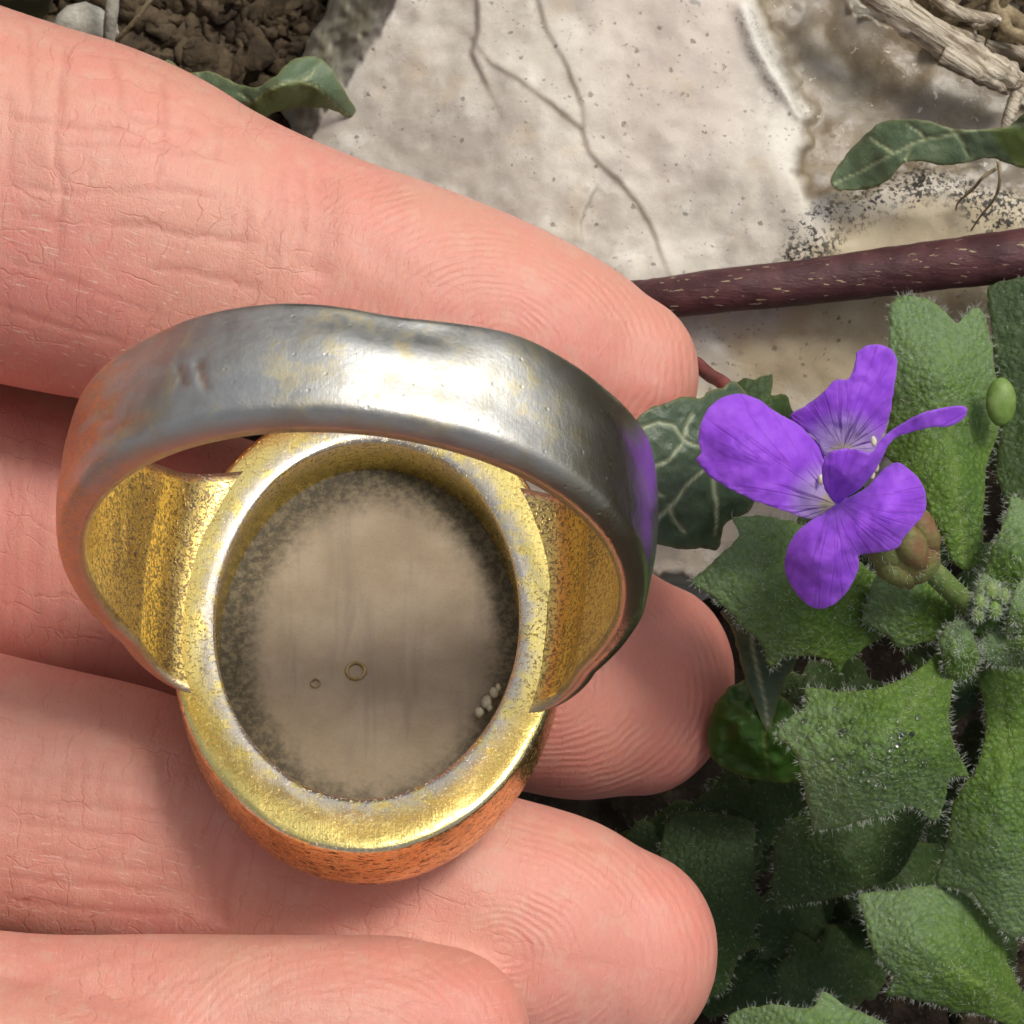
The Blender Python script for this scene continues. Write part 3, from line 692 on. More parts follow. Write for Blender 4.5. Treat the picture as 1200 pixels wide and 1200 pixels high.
    def relax(V, E, it, f=0.5):
        n = len(V); deg = np.bincount(E.ravel(), minlength=n)[:, None]
        for _ in range(it):
            S = np.stack([np.bincount(E[:, 0], V[E[:, 1], k], n)+np.bincount(E[:, 1], V[E[:, 0], k], n) for k in range(3)], -1)
            V = V+f*(S/deg-V)
        return V
    E_, inv = edges_of(F); lab = np.arange(len(V))                       # keep the largest connected piece only
    for _ in range(200):
        m_ = np.minimum(lab[E_[:, 0]], lab[E_[:, 1]]); new = lab.copy(); np.minimum.at(new, E_[:, 0], m_); np.minimum.at(new, E_[:, 1], m_); new = new[new]
        if (new == lab).all(): break
        lab = new
    u_, c_ = np.unique(lab, return_counts=True); keep = lab == u_[c_.argmax()]
    F = F[keep[F[:, 0]]]; mp = np.cumsum(keep)-1; V = V[keep]; F = mp[F]
    E_, inv = edges_of(F); V = relax(V, E_, 8)
    fp = V[F].mean(1); n0, n1 = len(V), len(E_); ep = n0+inv; c_ = n0+n1+np.arange(len(F))
    F = np.vstack([np.stack([F[:, k], ep[:, k], c_, ep[:, k-1]], -1) for k in range(4)])
    V = np.vstack([V, V[E_].mean(1), fp]); V = relax(V, edges_of(F)[0], 3)
    em = bpy.data.meshes.new('hand'); em.vertices.add(len(V)); em.vertices.foreach_set('co', V.astype(np.float32).ravel())
    em.loops.add(F.size); em.loops.foreach_set('vertex_index', F.astype(np.int32).ravel()); em.polygons.add(len(F)); em.polygons.foreach_set('loop_start', np.arange(0, F.size, 4, dtype=np.int32)); em.update(calc_edges=True)
    nv = len(V); v = V
    nr = np.empty(nv*3, np.float32); em.vertex_normals.foreach_get('vector', nr); nr = nr.reshape(-1, 3)
    # finger coordinates
    best = np.full(nv, 1e9); fs = np.zeros(nv); fc = np.zeros(nv); fid = np.zeros(nv, int)
    for k, (c, hw) in enumerate(lines):
        cs = np.r_[0, np.cumsum(np.linalg.norm(np.diff(c, axis=0), axis=1))]; cs -= cs[-1]
        sl = np.gradient(c[:, 1])/np.gradient(c[:, 0]); ip = lambda x_, a_: np.interp(x_, c[:, 0], a_)
        x1 = v[:, 0].copy()
        for _ in range(2):
            m_ = ip(x1, sl); x1 = v[:, 0]+(v[:, 1]-ip(x1, c[:, 1]))*m_/(1+m_*m_)
        m_ = ip(x1, sl); lat = (v[:, 1]-ip(x1, c[:, 1]))*np.sqrt(1+m_*m_); ov = np.maximum(v[:, 0]-c[-1, 0], 0)
        dd = np.sqrt(lat**2+(v[:, 2]-ip(x1, c[:, 2]))**2+(3*ov)**2)/np.maximum(ip(x1, hw), 2.5)
        if k == 3: dd = dd*np.where(v[:, 2] < 6.5, 1.5, 1.0)
        mk_ = dd < best
        best = np.where(mk_, dd, best); fs = np.where(mk_, ip(x1, cs)+ov, fs); fc = np.where(mk_, lat*1.25, fc); fid = np.where(mk_, k, fid)
    q = proj(v); px, py = q[:, 0], q[:, 1]; up = np.clip(nr[:, 2]*1.6+0.15, 0, 1)
    crease = np.zeros(nv); disp = np.zeros(nv)
    rg = np.random.default_rng(5)
    def cr(line, depth, w_, f=None):
        nonlocal crease, disp
        L = np.asarray(line, float); lo = L.min(0)-6*w_; hi = L.max(0)+6*w_
        m_ = np.where((px > lo[0]) & (px < hi[0]) & (py > lo[1]) & (py < hi[1]) & (nr[:, 2] > -0.1))[0]
        if f is not None: m_ = m_[fid[m_] == f]
        if not len(m_): return
        wx = fbm(px[m_]/22, py[m_]/22, 2)*3.5; wy = fbm(px[m_]/22+31, py[m_]/22, 2)*3.5
        d, _, t = seg_dist(px[m_]+wx, py[m_]+wy, line); e = sstep(0, .12, t)*sstep(1, .85, t)*0.8+0.2
        w_ = w_*0.85 if w_ < 12 else w_; gs = np.exp(-(d/w_)**2); disp[m_] -= 0.55*depth*gs*e*up[m_]; crease[m_] = np.maximum(crease[m_], gs*e*min(1, depth/0.12)*(0.45 if w_ > 14 else 1))
        depth = 0
    A = 0
    for l, dp, w_ in [([(75, 50), (77, 75), (71, 112), (67, 150), (64, 187), (74, 225), (69, 262), (67, 330)], .16, 5), ([(30, 25), (37, 60), (36, 90), (37, 139)], .10, 4.5),
                      ([(129, 60), (143, 100), (142, 130), (134, 175)], .09, 4.5), ([(191, 90), (196, 130), (193, 160), (187, 200), (183, 228)], .10, 4.5),
                      ([(0, 135), (56, 142), (105, 150), (150, 154)], .11, 4.5), ([(148, 137), (195, 146), (240, 160)], .08, 4.5), ([(60, 170), (157, 170), (262, 184)], .08, 4.5), ([(255, 130), (258, 165), (252, 190)], .06, 4.5),
                      ([(0, 215), (94, 227), (187, 221), (270, 232)], .09, 4.5), ([(112, 262), (169, 266), (232, 276), (311, 283)], .13, 5), ([(169, 311), (225, 318), (277, 332), (315, 341)], .11, 5),
                      ([(108, 190), (108, 215)], .06, 4), ([(0, 300), (60, 320), (130, 350), (190, 372)], .07, 4.5), ([(0, 360), (80, 385), (150, 400)], .07, 4.5), ([(20, 250), (70, 262)], .07, 4.5),
                      ([(380, 190), (384, 235), (376, 290), (366, 335)], .30, 17), ([(352, 200), (355, 260), (342, 330)], .08, 6), ([(330, 195), (333, 250), (322, 320)], .06, 5), ([(8, 100), (14, 160), (8, 230)], .08, 5)]:
        cr(l, dp, w_, A)
    for k in range(26):
        x = rg.uniform(285, 372); cr([(x, rg.uniform(185, 240)), (x-4+rg.normal(0, 3), rg.uniform(280, 345))], .035, 3.6, A)
    for l, dp, w_ in [([(246, 955), (247, 1010), (250, 1092)], .34, 15), ([(280, 990), (268, 1040), (262, 1092)], .12, 7), ([(225, 960), (228, 1010), (233, 1080)], .07, 5),
                      ([(0, 936), (110, 945), (220, 955)], .10, 5), ([(0, 905), (90, 910), (180, 925)], .07, 4.5), ([(0, 962), (80, 972), (190, 984)], .08, 4.5), ([(33, 998), (95, 1013), (205, 1018)], .09, 4.5), ([(0, 1027), (70, 1032), (150, 1042), (232, 1041)], .09, 4.5), ([(0, 1057), (75, 1062), (150, 1070), (215, 1071)], .08, 4.5),
                      ([(540, 1040), (600, 1080), (640, 1130)], .05, 5), ([(590, 1120), (660, 1122), (720, 1128)], .05, 5), ([(660, 985), (700, 990), (730, 1000)], .05, 5)]:
        cr(l, dp, w_, 2)
    for k in range(15):
        x = 12+k*15+rg.normal(0, 4); y = rg.uniform(880, 905); cr([(x, y), (x-5, y+40), (x-8+rg.normal(0, 4), y+rg.uniform(70, 110))], .06, 4.2, 2)
    for k in range(16):
        x = rg.uniform(60, 560); y = rg.uniform(1120, 1195); cr([(x-60, y+22), (x, y), (x+60, y-20)], .05, 4.2, 3)
    for k in range(9):
        x = rg.uniform(5, 200); cr([(x, 500), (x+rg.normal(0, 4), 600), (x-6, 760)], .07, 5, 1)
    # soft undulation of flesh
    disp += 0.10*fbm(px/70, py/70+v[:, 2]*0.2, 3)*up
    v = v+nr*disp[:, None]
    pads = np.array([-9.0, -9.5, -9.5, -8.0])[fid]
    fr = np.hypot(fs-pads, fc*1.1+0.3)/0.40
    ridge = np.select([fid == 0, fid == 1, fid == 2], [sstep(300, 470, px)*1.0, sstep(500, 650, px), sstep(480, 640, px)*0.8], sstep(60, 300, px)*0.7)
    dry = np.select([fid == 0, fid == 2, fid == 3], [sstep(350, 230, px)*sstep(140, 260, py-px*0.2)*1.0, sstep(290, 200, px)*sstep(930, 1010, py), 0.35], 0.0)
    flush_shade = np.select([fid == 0, fid == 1, fid == 2], [np.clip(sstep(180, 420, py-px*0.28)*0.9+sstep(620, 800, px)*0.5, 0, 1), 0.55+0.45*sstep(650, 850, px), sstep(700, 830, px)*0.7+0.25*sstep(600, 300, px)], sstep(350, 600, px)*0.9)  # flushed tips, plus shade reddened into the index's lower side and middle finger
    ob = None
    em.vertices.foreach_set('co', (v*MM).astype(np.float32).ravel()); em.update()
    em.name = 'hand'; em.materials.clear(); em.materials.append(SKIN)
    em.polygons.foreach_set('use_smooth', np.ones(len(em.polygons), bool))
    for k_, a_ in dict(crease=np.clip(crease, 0, 1), fs=fs, fc=fc, fr=fr, ridge=ridge, dry=dry, flush_shade=flush_shade).items():
        at = em.attributes.new(k_, 'FLOAT', 'POINT'); at.data.foreach_set('value', np.ascontiguousarray(a_, np.float32))
    ob = bpy.data.objects.new('hand', em); COL.objects.link(ob)
    return ob
hand = tag(build_hand(), 'open human hand, palm up, with the signet ring resting across its fingers', 'hand')

# ------------------------------------------------------------------ the ring
TH = math.radians(31.0)
RC = np.array([-6.0, -4.2, 6.0])
RX = np.array([1.0, 0, 0]); RA = np.array([0, math.cos(TH), -math.sin(TH)]); RU = np.array([0, math.sin(TH), math.cos(TH)])
RM = np.stack([RX, RA, RU], 1)
def ring_world(v): return RC+v@RM.T
def pix_local(px, py, u):
    """point of the plane at height u in the ring's own frame seen at that pixel"""
    o = np.array([0, 0, H]); d = P(px, py, 0.0)-o
    t = ((RC+RU*u-o)@RU)/(d@RU); w_ = o+d*t
    return (w_-RC)@RM
ring = empty('signet_ring', RC, Matrix(RM.tolist()))
tag(ring, 'worn gilt signet ring lying face down across the fingers', 'ring')
def build_shank():
    R0, uc, yaw = 10.5, 8.1, math.radians(4.0); N = 300
    a0 = math.asin((uc+1.3)/R0); al = np.linspace(math.pi+a0, -a0, N); tt = np.abs(np.linspace(-1, 1, N)); sg = np.linspace(-1, 1, N)
    near = np.interp(tt, [0, .25, .5, .75, .9, 1], [2.9, 2.9, 3.0, 3.4, 3.9, 4.4]); far = np.interp(tt, [0, .25, .5, .72, .88, 1], [2.0, 2.1, 2.6, 4.2, 5.8, 6.7])
    near = np.convolve(np.pad(near, 12, 'edge'), np.ones(25)/25, 'valid'); far = np.convolve(np.pad(far, 12, 'edge'), np.ones(25)/25, 'valid')
    far = far+0.32*np.clip(1-tt*2, 0, 1)-0.28*np.exp(-((sg-0.05)/0.10)**2)+0.16*np.exp(-((sg-0.24)/0.08)**2)+0.10*np.exp(-((sg+0.22)/0.12)**2)
    th = np.interp(tt, [0, .5, .8, 1], [1.05, 1.0, 0.8, 0.6])
    kO, kI = 34, 22
    V = []; sil = []; edg = []; cop = []
    for i in range(N):
        n = np.array([math.cos(al[i]), math.sin(al[i])]); b = np.array([0, uc])+n*R0
        endt = max(0.0, (2.6-b[1])/(2.6+1.3)); sx = math.copysign(1, b[0])
        f = np.linspace(0, 1, kO); av = -near[i]+f*(near[i]+far[i])
        rnd = np.minimum(f, 1-f)*(near[i]+far[i]); e = np.clip(rnd/0.45, 0, 1); off = th[i]*(0.30+0.70*np.sqrt(1-(1-e)**2))
        off = off+0.42*np.sin(np.pi*f)**0.8*(1-0.5*tt[i])
        # dents hammered into the back of the band
        s = sg[i]
        off = off-0.34*np.exp(-((s-0.06)/0.085)**2-((f-0.86)/0.20)**2)-0.20*np.exp(-((s+0.28)/0.07)**2-((f-0.80)/0.16)**2)+0.20*np.exp(-((s-0.19)/0.06)**2-((f-0.75)/0.20)**2)
        off = off-0.12*np.exp(-((s-0.10)/0.10)**2-((f-0.35)/0.15)**2)+0.06*fbm(np.full(kO, s*9), f*3, 2)
        def base(av_):
            if endt <= 0: return np.broadcast_to(b, (len(av_), 2))
            xe = 8.2*np.sqrt(np.clip(1-(av_/10.85)**2, .05, 1))-0.75; t_ = endt
            p0 = (8.936, 2.6); p1 = (0.45*8.7+0.55*(xe+1.0), 0.30)
            bx = (1-t_)**2*p0[0]+2*t_*(1-t_)*p1[0]+t_*t_*xe; bu = (1-t_)**2*p0[1]+2*t_*(1-t_)*p1[1]+t_*t_*0.03
            return np.stack([sx*bx, np.full(len(av_), bu)], -1)
        o2 = base(av)+n[None]*off[:, None]
        x = o2[:, 0]; u = o2[:, 1]
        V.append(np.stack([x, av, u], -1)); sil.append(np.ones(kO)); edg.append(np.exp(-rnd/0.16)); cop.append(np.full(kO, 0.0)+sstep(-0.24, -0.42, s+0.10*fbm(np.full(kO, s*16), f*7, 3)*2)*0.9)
        f = np.linspace(1, 0, kI); av = -near[i]+f*(near[i]+far[i])
        rnd = np.minimum(f, 1-f)*(near[i]+far[i])
        io = -0.10+0.13*np.sin(np.pi*f)**2+0.25*tt[i]**4*np.sin(np.pi*f)**2
        io = io*(1-min(1, endt*1.5)); i2 = base(av)+n[None]*io[:, None]
        V.append(np.stack([i2[:, 0], av, i2[:, 1]], -1)); sil.append(np.where(rnd < .12, .5, 0)); edg.append(np.exp(-rnd/0.14)); cop.append(np.zeros(kI))
    m = kO+kI; V = np.vstack(V); c, s = math.cos(yaw), math.sin(yaw)
    x, a = V[:, 0].copy(), V[:, 1].copy(); V[:, 0] = c*x+s*a; V[:, 1] = -s*x+c*a
    sil = np.concatenate(sil); edg = np.concatenate(edg); cop = np.concatenate(cop)
    q = proj(ring_world(V)); idx = np.tile(np.r_[np.ones(kO), np.zeros(kI)], N) > 0.5
    ctr = np.array([0, 0, uc]); nrm = V-ctr; nrm[:, 1] = 0; nrm /= np.linalg.norm(nrm, axis=1, keepdims=True)
    for l, dep, w_, outer in (([(209, 428), (216, 449)], -.10, 3.0, True), ([(232, 424), (240, 452)], -.14, 3.4, True), ([(118, 490), (126, 488)], -.16, 6, True), ([(150, 612), (153, 640)], .08, 5, False), ([(86, 688), (108, 712), (128, 726), (146, 734)], .16, 3.0, False)):
        d, _, t = seg_dist(q[:, 0], q[:, 1], l); gs = np.exp(-(d/w_)**2)*(idx == outer)*((V[:, 0] < 0) | outer)
        if not outer: gs = gs*(V[:, 0] < 0)
        V = V+nrm*(dep*gs)[:, None]; edg = np.maximum(edg, gs*(1.3 if w_ < 5 else .3))
    F = grid_faces(N, m, True)+[tuple(range(m))[::-1], tuple((N-1)*m+k for k in range(m))]
    return mk('shank', V, [q_[::-1] for q_ in F], BAND, ring, local=True, attrs=dict(silver=sil, edge=np.clip(edg, 0, 1.2), copper_reflect=cop))
shank = build_shank(); shank['label'] = 'silvery worn band with gilt patches and dents'
def build_bezel():
    n = 260; ph = np.linspace(0, 2*np.pi, n, endpoint=False); cs, sn = np.cos(ph), np.sin(ph)
    ri = (6.30, 8.45); ro = (8.2, 10.85)
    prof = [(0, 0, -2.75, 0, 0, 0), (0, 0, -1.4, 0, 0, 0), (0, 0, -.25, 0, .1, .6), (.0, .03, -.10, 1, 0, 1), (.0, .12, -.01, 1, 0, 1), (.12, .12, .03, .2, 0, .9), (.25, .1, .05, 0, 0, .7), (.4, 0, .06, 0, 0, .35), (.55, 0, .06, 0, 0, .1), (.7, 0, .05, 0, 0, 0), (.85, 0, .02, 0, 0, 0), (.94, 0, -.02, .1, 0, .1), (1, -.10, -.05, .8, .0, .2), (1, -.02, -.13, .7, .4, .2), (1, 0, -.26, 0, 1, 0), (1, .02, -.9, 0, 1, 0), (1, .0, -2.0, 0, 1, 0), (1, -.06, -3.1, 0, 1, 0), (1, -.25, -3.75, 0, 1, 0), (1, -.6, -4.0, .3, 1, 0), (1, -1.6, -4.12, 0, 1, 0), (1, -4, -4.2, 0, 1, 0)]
    V = []; at = []
    for f, d, u, e, wl, wn in prof:
        jit = 0.05*fbm(cs*2+5, sn*2+f*3, 3)
        rx = ri[0]+f*(ro[0]-ri[0])+d+jit; ra = ri[1]+f*(ro[1]-ri[1])+d+jit
        V.append(np.stack([rx*cs, ra*sn, u+0.06*fbm(cs*3, sn*3+f*2, 3)*(f > .1)*(u > -1)], -1)); at.append(np.tile([e, wl, wn], (n, 1)))
    V = np.vstack(V); at = np.vstack(at); m = len(prof)
    at[:, 0] *= np.clip(0.6+fbm(V[:, 0]*1.2, V[:, 1]*1.2, 3), 0, 1)
    F = [q[::-1] for q in grid_faces(m, n, True)]; F.append(tuple((m-1)*n+k for k in range(n)))
    return mk('bezel', V, [q[::-1] for q in F], BEZEL, ring, local=True, attrs=dict(edge=at[:, 0], wall=at[:, 1], worn=at[:, 2]))
bezel = build_bezel(); bezel['label'] = 'oval gilt bezel with a speckled flat rim'
def build_stone():
    n, m = 140, 40; ph = np.linspace(0, 2*np.pi, n, endpoint=False); V = []
    for k in range(m):
        f = 0.01+0.99*k/(m-1); u = -2.42-0.18*(1-f**2)+0.30*max(0, (f-.90)/.10)**2*0.6+0.05*fbm(np.cos(ph)*f*4, np.sin(ph)*f*5, 3)*sstep(.75, 1, f)*2
        V.append(np.stack([6.38*f*np.cos(ph), 8.53*f*np.sin(ph), np.broadcast_to(u, ph.shape)], -1))
    lo = V[-1].copy(); lo[:, 2] = -3.1; V.append(lo)
    V = np.vstack(V); F = [q[::-1] for q in grid_faces(m+1, n, True)]; F.append(tuple(range(n))); F.append(tuple(m*n+k for k in range(n))[::-1])
    F = [q[::-1] for q in F[:-2]]+[F[-2][::-1], F[-1]]
    V = np.vstack([V, [[0, 0, V[:n, 2].mean()]]]); F = F[:-2]+F[-1:]+[((k+1) % n, k, len(V)-1) for k in range(n)]
    return mk('stone', V, F, AGATE, ring, local=True)
stone = build_stone(); stone['label'] = 'cloudy brown agate back with grime round its edge'
for cx, cy, r in ((417, 786, 12.0), (369.5, 801, 6.0)):
    c = pix_local(cx, cy, -2.55); R1 = r/K; n, m = 28, 10; V = []
    prof = [(.66, -.12), (.68, .04), (.76, .13), (.86, .16), (.96, .12), (1.04, .02), (1.04, -.12)]
    ph = np.linspace(0, 2*np.pi, n, endpoint=False)
    for f, h in prof: V.append(np.stack([c[0]+R1*f*np.cos(ph), c[1]+R1*f*np.sin(ph), np.full(n, c[2]+h*0.6)], -1))
    F = [q for q in grid_faces(len(prof), n, True)]; mk('bubble', np.vstack(V), F, GLUE, stone, local=True)
for k, (cx, cy, r) in enumerate(((579, 812, 5), (570, 823, 6), (562, 835, 5), (584, 806, 3.5), (574, 830, 3.5))):
    c = pix_local(cx, cy, -2.0); V, F = ball(c, r/K, 7, 9, (1, 1.4, .9), .15, k)
    mk('residue_bead', V, F, RESIDUE, stone, local=True)

# ------------------------------------------------------------------ ivy
vine = empty('ivy_vine', P(930, 335, -13)); tag(vine, 'dark purple brown ivy stem lying across the flint, with one veined leaf', 'vine')
sp = spline([(735, 352, -12.2, 24), (770, 350, -11.6, 25), (850, 340, -11.0, 27), (950, 330, -10.8, 28), (1050, 317, -10.6, 30), (1130, 307, -10.2, 31), (1210, 298, -10.0, 33), (1330, 285, -11.0, 34), (1500, 300, -18, 35), (1680, 330, -31, 36), (1760, 345, -40, 36)], 130)
V, F = tube(P(sp[:, 0], sp[:, 1], sp[:, 2]), sp[:, 3]/K*1.04, 28, 0.018, 2)
mk('stem', V, F, STEM, vine)
IV1 = [(744, 500), (749, 489), (760, 480), (776, 473), (799, 465), (820, 467), (828, 460), (836, 456), (848, 453), (858, 447), (866, 451), (876, 462), (900, 500), (905, 545), (884, 588), (874, 602), (852, 612), (846, 630), (840, 644), (825, 642), (804, 644), (784, 641), (764, 634), (750, 605), (742, 560)]
zi1 = tps([(745, 500, 1.8), (800, 470, 1.0), (860, 450, -1.0), (900, 520, -1.5), (830, 550, .6), (760, 600, 0.6), (840, 640, -2.0), (800, 640, -1.2), (790, 540, 1.3)])
IV1V = [[(752, 620), (770, 606), (790, 588), (812, 562), (830, 545), (870, 520)], [(784, 592), (790, 610), (802, 622)], [(752, 502), (772, 495), (790, 500), (800, 516), (815, 524), (850, 520)], [(800, 515), (803, 500), (812, 485)], [(766, 545), (785, 536), (800, 520)], [(838, 560), (840, 590), (838, 625)], [(765, 575), (778, 582)]]
V, F, a, s = sheet(IV1, zi1, 3.2, .3, IV1V, 2.4, extra=dict(tipness=lambda x, y, d: np.zeros(len(x))), fine=.12)
lf = mk('leaf', V, F, IVY, vine, attrs=a); lf['label'] = 'dark ivy leaf with pale veins beside the flower'
pet = spline([(815, 425, -6.5), (832, 440, -5.5), (850, 452, -3.5), (872, 490, -2.4), (868, 520, -1.8)], 24)
V, F = tube(P(pet[:, 0], pet[:, 1], pet[:, 2]), 0.33, 10, .03, 4)
mk('petiole', V, F, m_plain('petiole_skin', (0.15, 0.035, 0.035), (0.22, 0.07, 0.06), 0.8, 0.5, 0.05), vine)

IV2 = [(974, 217), (979, 199), (997, 175), (1018, 154), (1039, 141), (1077, 140), (1116, 151), (1147, 152), (1182, 147), (1205, 130), (1250, 118), (1260, 190), (1205, 197), (1175, 190), (1158, 185), (1109, 194), (1081, 189), (1060, 191), (1042, 210), (1018, 221), (990, 224)]
zi2 = tps([(974, 217, -10.2), (1040, 141, -8.8), (1040, 180, -8.6), (1100, 170, -8.2), (1110, 194, -8.6), (1147, 152, -7.5), (1180, 190, -8.8), (1200, 150, -7.0), (1250, 150, -6.5), (1000, 180, -10.0), (1020, 220, -9.6)])
V, F, a, s = sheet(IV2, zi2, 3.6, .3, [[(1200, 146), (1150, 150), (1110, 157), (1070, 168), (1046, 179), (1010, 200), (978, 215)], [(1046, 179), (1030, 168), (1020, 160)], [(1085, 164), (1080, 155), (1065, 145)], [(1070, 168), (1064, 180), (1058, 190)], [(1120, 155), (1130, 170), (1135, 185)]], 2.0, extra=dict(tipness=lambda x, y, d: np.zeros(len(x)), under=lambda x, y, d: sstep(0, 10, (x-1165)+(y-170)*-0.9+0)*sstep(1150, 1180, x)*0.9*(y > 150)), fine=.1)
tag(mk('ivy_leaf', V, F, IVY_PALE, attrs=a), 'grey green ivy leaf with a pale midrib pointing across the flint', 'leaf')
IV3 = [(150, 95), (184, 77), (199, 71), (217, 85), (247, 84), (277, 97), (300, 102), (326, 86), (345, 68), (371, 67), (390, 81), (401, 101), (416, 129), (407, 137), (382, 126), (349, 127), (319, 133), (290, 150), (230, 150), (170, 125)]
fold3 = [(200, 128), (250, 124), (296, 122), (310, 108), (330, 100), (352, 95), (370, 102), (390, 118), (408, 136)]
z3b = tps([(180, 80, -14), (280, 105, -13.0), (350, 70, -12.5), (400, 100, -13.0), (412, 132, -15), (330, 100, -11.5), (230, 130, -14)])
def zi3(x, y):
    d, sd_, t = seg_dist(x, y, fold3); below = sd_ > 0
    return z3b(x, y)-np.where(below, d*0.075, d*0.012)
def und3(x, y, d):
    dd, sd_, t = seg_dist(x, y, fold3); return sstep(-1.5, 2.5, dd*sd_)*0.75
V, F, a, s = sheet(IV3, zi3, 3.4, .3, [fold3, [(352, 95), (365, 85), (376, 72)], [(296, 120), (280, 108)]], 1.8, extra=dict(tipness=lambda x, y, d: np.zeros(len(x)), under=und3), fine=.12)
tag(mk('ivy_leaf', V, F, IVY_PALE, attrs=a), 'pale green folded ivy leaf over bare soil beside the index finger', 'leaf')
# folded dark leaf and shiny wet leaf by the middle fingertip
V, F, a, s = sheet([(846, 715), (858, 738), (866, 770), (876, 805), (890, 838), (900, 858), (907, 840), (918, 800), (932, 778), (930, 745), (900, 725)], tps([(846, 715, -1.5), (866, 770, -3.2), (890, 838, -5.2), (900, 760, -2.4), (930, 760, -5.0), (905, 845, -5.5), (880, 740, -1.2)]), 4, .3, [[(880, 725), (885, 780), (899, 850)]], 2.0, extra=dict(tipness=lambda x, y, d: np.zeros(len(x))))
tag(mk('ivy_leaf', V, F, IVY, attrs=a), 'dark folded ivy leaf hanging beside the middle fingertip', 'leaf')
V, F, a, s = sheet([(868, 798), (845, 815), (832, 840), (828, 870), (835, 890), (855, 903), (880, 912), (915, 917), (945, 912), (955, 880), (940, 840), (915, 815), (890, 800)], tps([(868, 798, -6.0), (830, 870, -7.0), (880, 912, -8.0), (880, 850, -5.0), (945, 900, -8.5), (915, 815, -7.0), (910, 870, -6)]), 4, .35, [[(880, 800), (895, 850), (900, 915)]], 2.0, extra=dict(tipness=lambda x, y, d: np.zeros(len(x))), fine=.35)
tag(mk('glossy_leaf', V, F, GLOSSY, attrs=a), 'shiny wet rounded green leaf tucked against the middle fingertip', 'leaf')

# ------------------------------------------------------------------ rock cress with its flower
def tipper(cx, cy, r):
    return lambda x, y, d: np.clip(np.hypot(x-cx, y-cy)/r, 0, 1)
def cress_leaf(plant, outline, ctrl, base, mat=CRESS, spacing=5.0, hd=0.34, surf=0.013, veins=(), seed=0, hairs=True, Le=(0.2, 0.46), label=None, r=0.0075):
    zf = tps(ctrl); o = np.asarray(outline, float); reach = np.hypot(o[:, 0]-base[0], o[:, 1]-base[1]).max()
    V, F, a, s = sheet(outline, zf, spacing, .28, veins, 5.0, 1.0, smooth_outline=False, wobble=1.0, extra=dict(tipness=tipper(base[0], base[1], reach)), seed=seed, fine=.10, rimw=0.12)
    a['vein'] *= 0.55
    l = mk('leaf', V, F, mat, plant, attrs=a)
    if label: l['label'] = label
    if hairs:
        V, F = leaf_hairs(s, zf, hd*0.8, surf*2.0, Le, seed=seed, r=r); h = mk('hairs', V, F, HAIR, l); h['kind'] = 'stuff'
    return l, zf
def soften(o, n=3):
    """round the sides of a toothed outline a little, keeping its teeth"""
    o = np.asarray(o, float); m = len(o); s = spline(o, m*n, True); c = []
    for i in range(m):
        for k in range(n):
            u = k/n; c.append(0.65*s[i*n+k]+0.35*(o[i]*(1-u)+o[(i+1) % m]*u))
    return np.array(c)
plant = empty('rock_cress_plant', P(1130, 740, -30)); tag(plant, 'hairy green rock cress shoot bearing the purple flower', 'plant', 'rock cress plants')
LA = [(1043, 356), (1052, 349), (1062, 346), (1076, 349), (1092, 353), (1106, 364), (1121, 380), (1131, 369), (1141, 361), (1149, 362), (1156, 377), (1161, 395), (1164, 420), (1168, 445), (1172, 475), (1171, 500), (1165, 520), (1156, 545), (1155, 570), (1152, 607), (1150, 650), (1135, 670), (1115, 655), (1104, 625), (1092, 607), (1080, 582), (1062, 552), (1037, 533), (1040, 500), (1046, 470), (1042, 420), (1041, 382)]
cress_leaf(plant, soften(LA), [(1060, 350, -5.0), (1145, 365, -5.5), (1045, 420, -4.2), (1165, 430, -5.5), (1100, 440, -3.4), (1120, 560, -2.6), (1130, 650, -2.4), (1040, 530, -4.8), (1155, 540, -4.5)], (1130, 650), veins=[[(1130, 655), (1120, 560), (1105, 450)]], surf=.016, seed=11)
LB = [(810, 682), (826, 668), (845, 648), (866, 628), (858, 606), (880, 604), (905, 606), (940, 615), (975, 640), (1010, 660), (1045, 690), (1050, 725), (1035, 745), (1012, 760), (992, 775), (983, 791), (975, 777), (962, 771), (940, 769), (915, 773), (902, 783), (897, 770), (893, 755), (880, 742), (868, 733), (850, 712), (832, 697)]
cress_leaf(plant, soften(LB), [(812, 682, 1.2), (870, 620, 0.4), (900, 690, 1.6), (902, 780, -1.0), (983, 790, -1.4), (960, 700, 0.6), (1040, 710, -2.2), (940, 615, -1.0)], (1050, 710), CRESS, veins=[[(1050, 712), (960, 700), (880, 688)]], seed=12, surf=.02)
LB2 = [(1010, 728), (1018, 700), (1024, 678), (1045, 664), (1080, 670), (1118, 690), (1140, 720), (1132, 740), (1105, 748), (1078, 754), (1052, 760), (1042, 747), (1026, 738)]
cress_leaf(plant, soften(LB2), [(1010, 728, -0.8), (1080, 670, -1.0), (1140, 720, -1.8), (1050, 755, -1.2), (1070, 710, -.2)], (1135, 715), CRESS, seed=13)
LC = [(909, 862), (920, 845), (932, 838), (945, 826), (943, 808), (960, 808), (979, 810), (1002, 810), (1025, 807), (1056, 797), (1083, 780), (1104, 760), (1130, 772), (1122, 790), (1116, 808), (1112, 840), (1114, 860), (1121, 880), (1136, 910), (1124, 910), (1112, 912), (1109, 935), (1099, 961), (1083, 956), (1066, 944), (1044, 956), (1020, 960), (995, 966), (956, 974), (950, 955), (945, 939), (939, 905), (931, 880), (919, 871)]
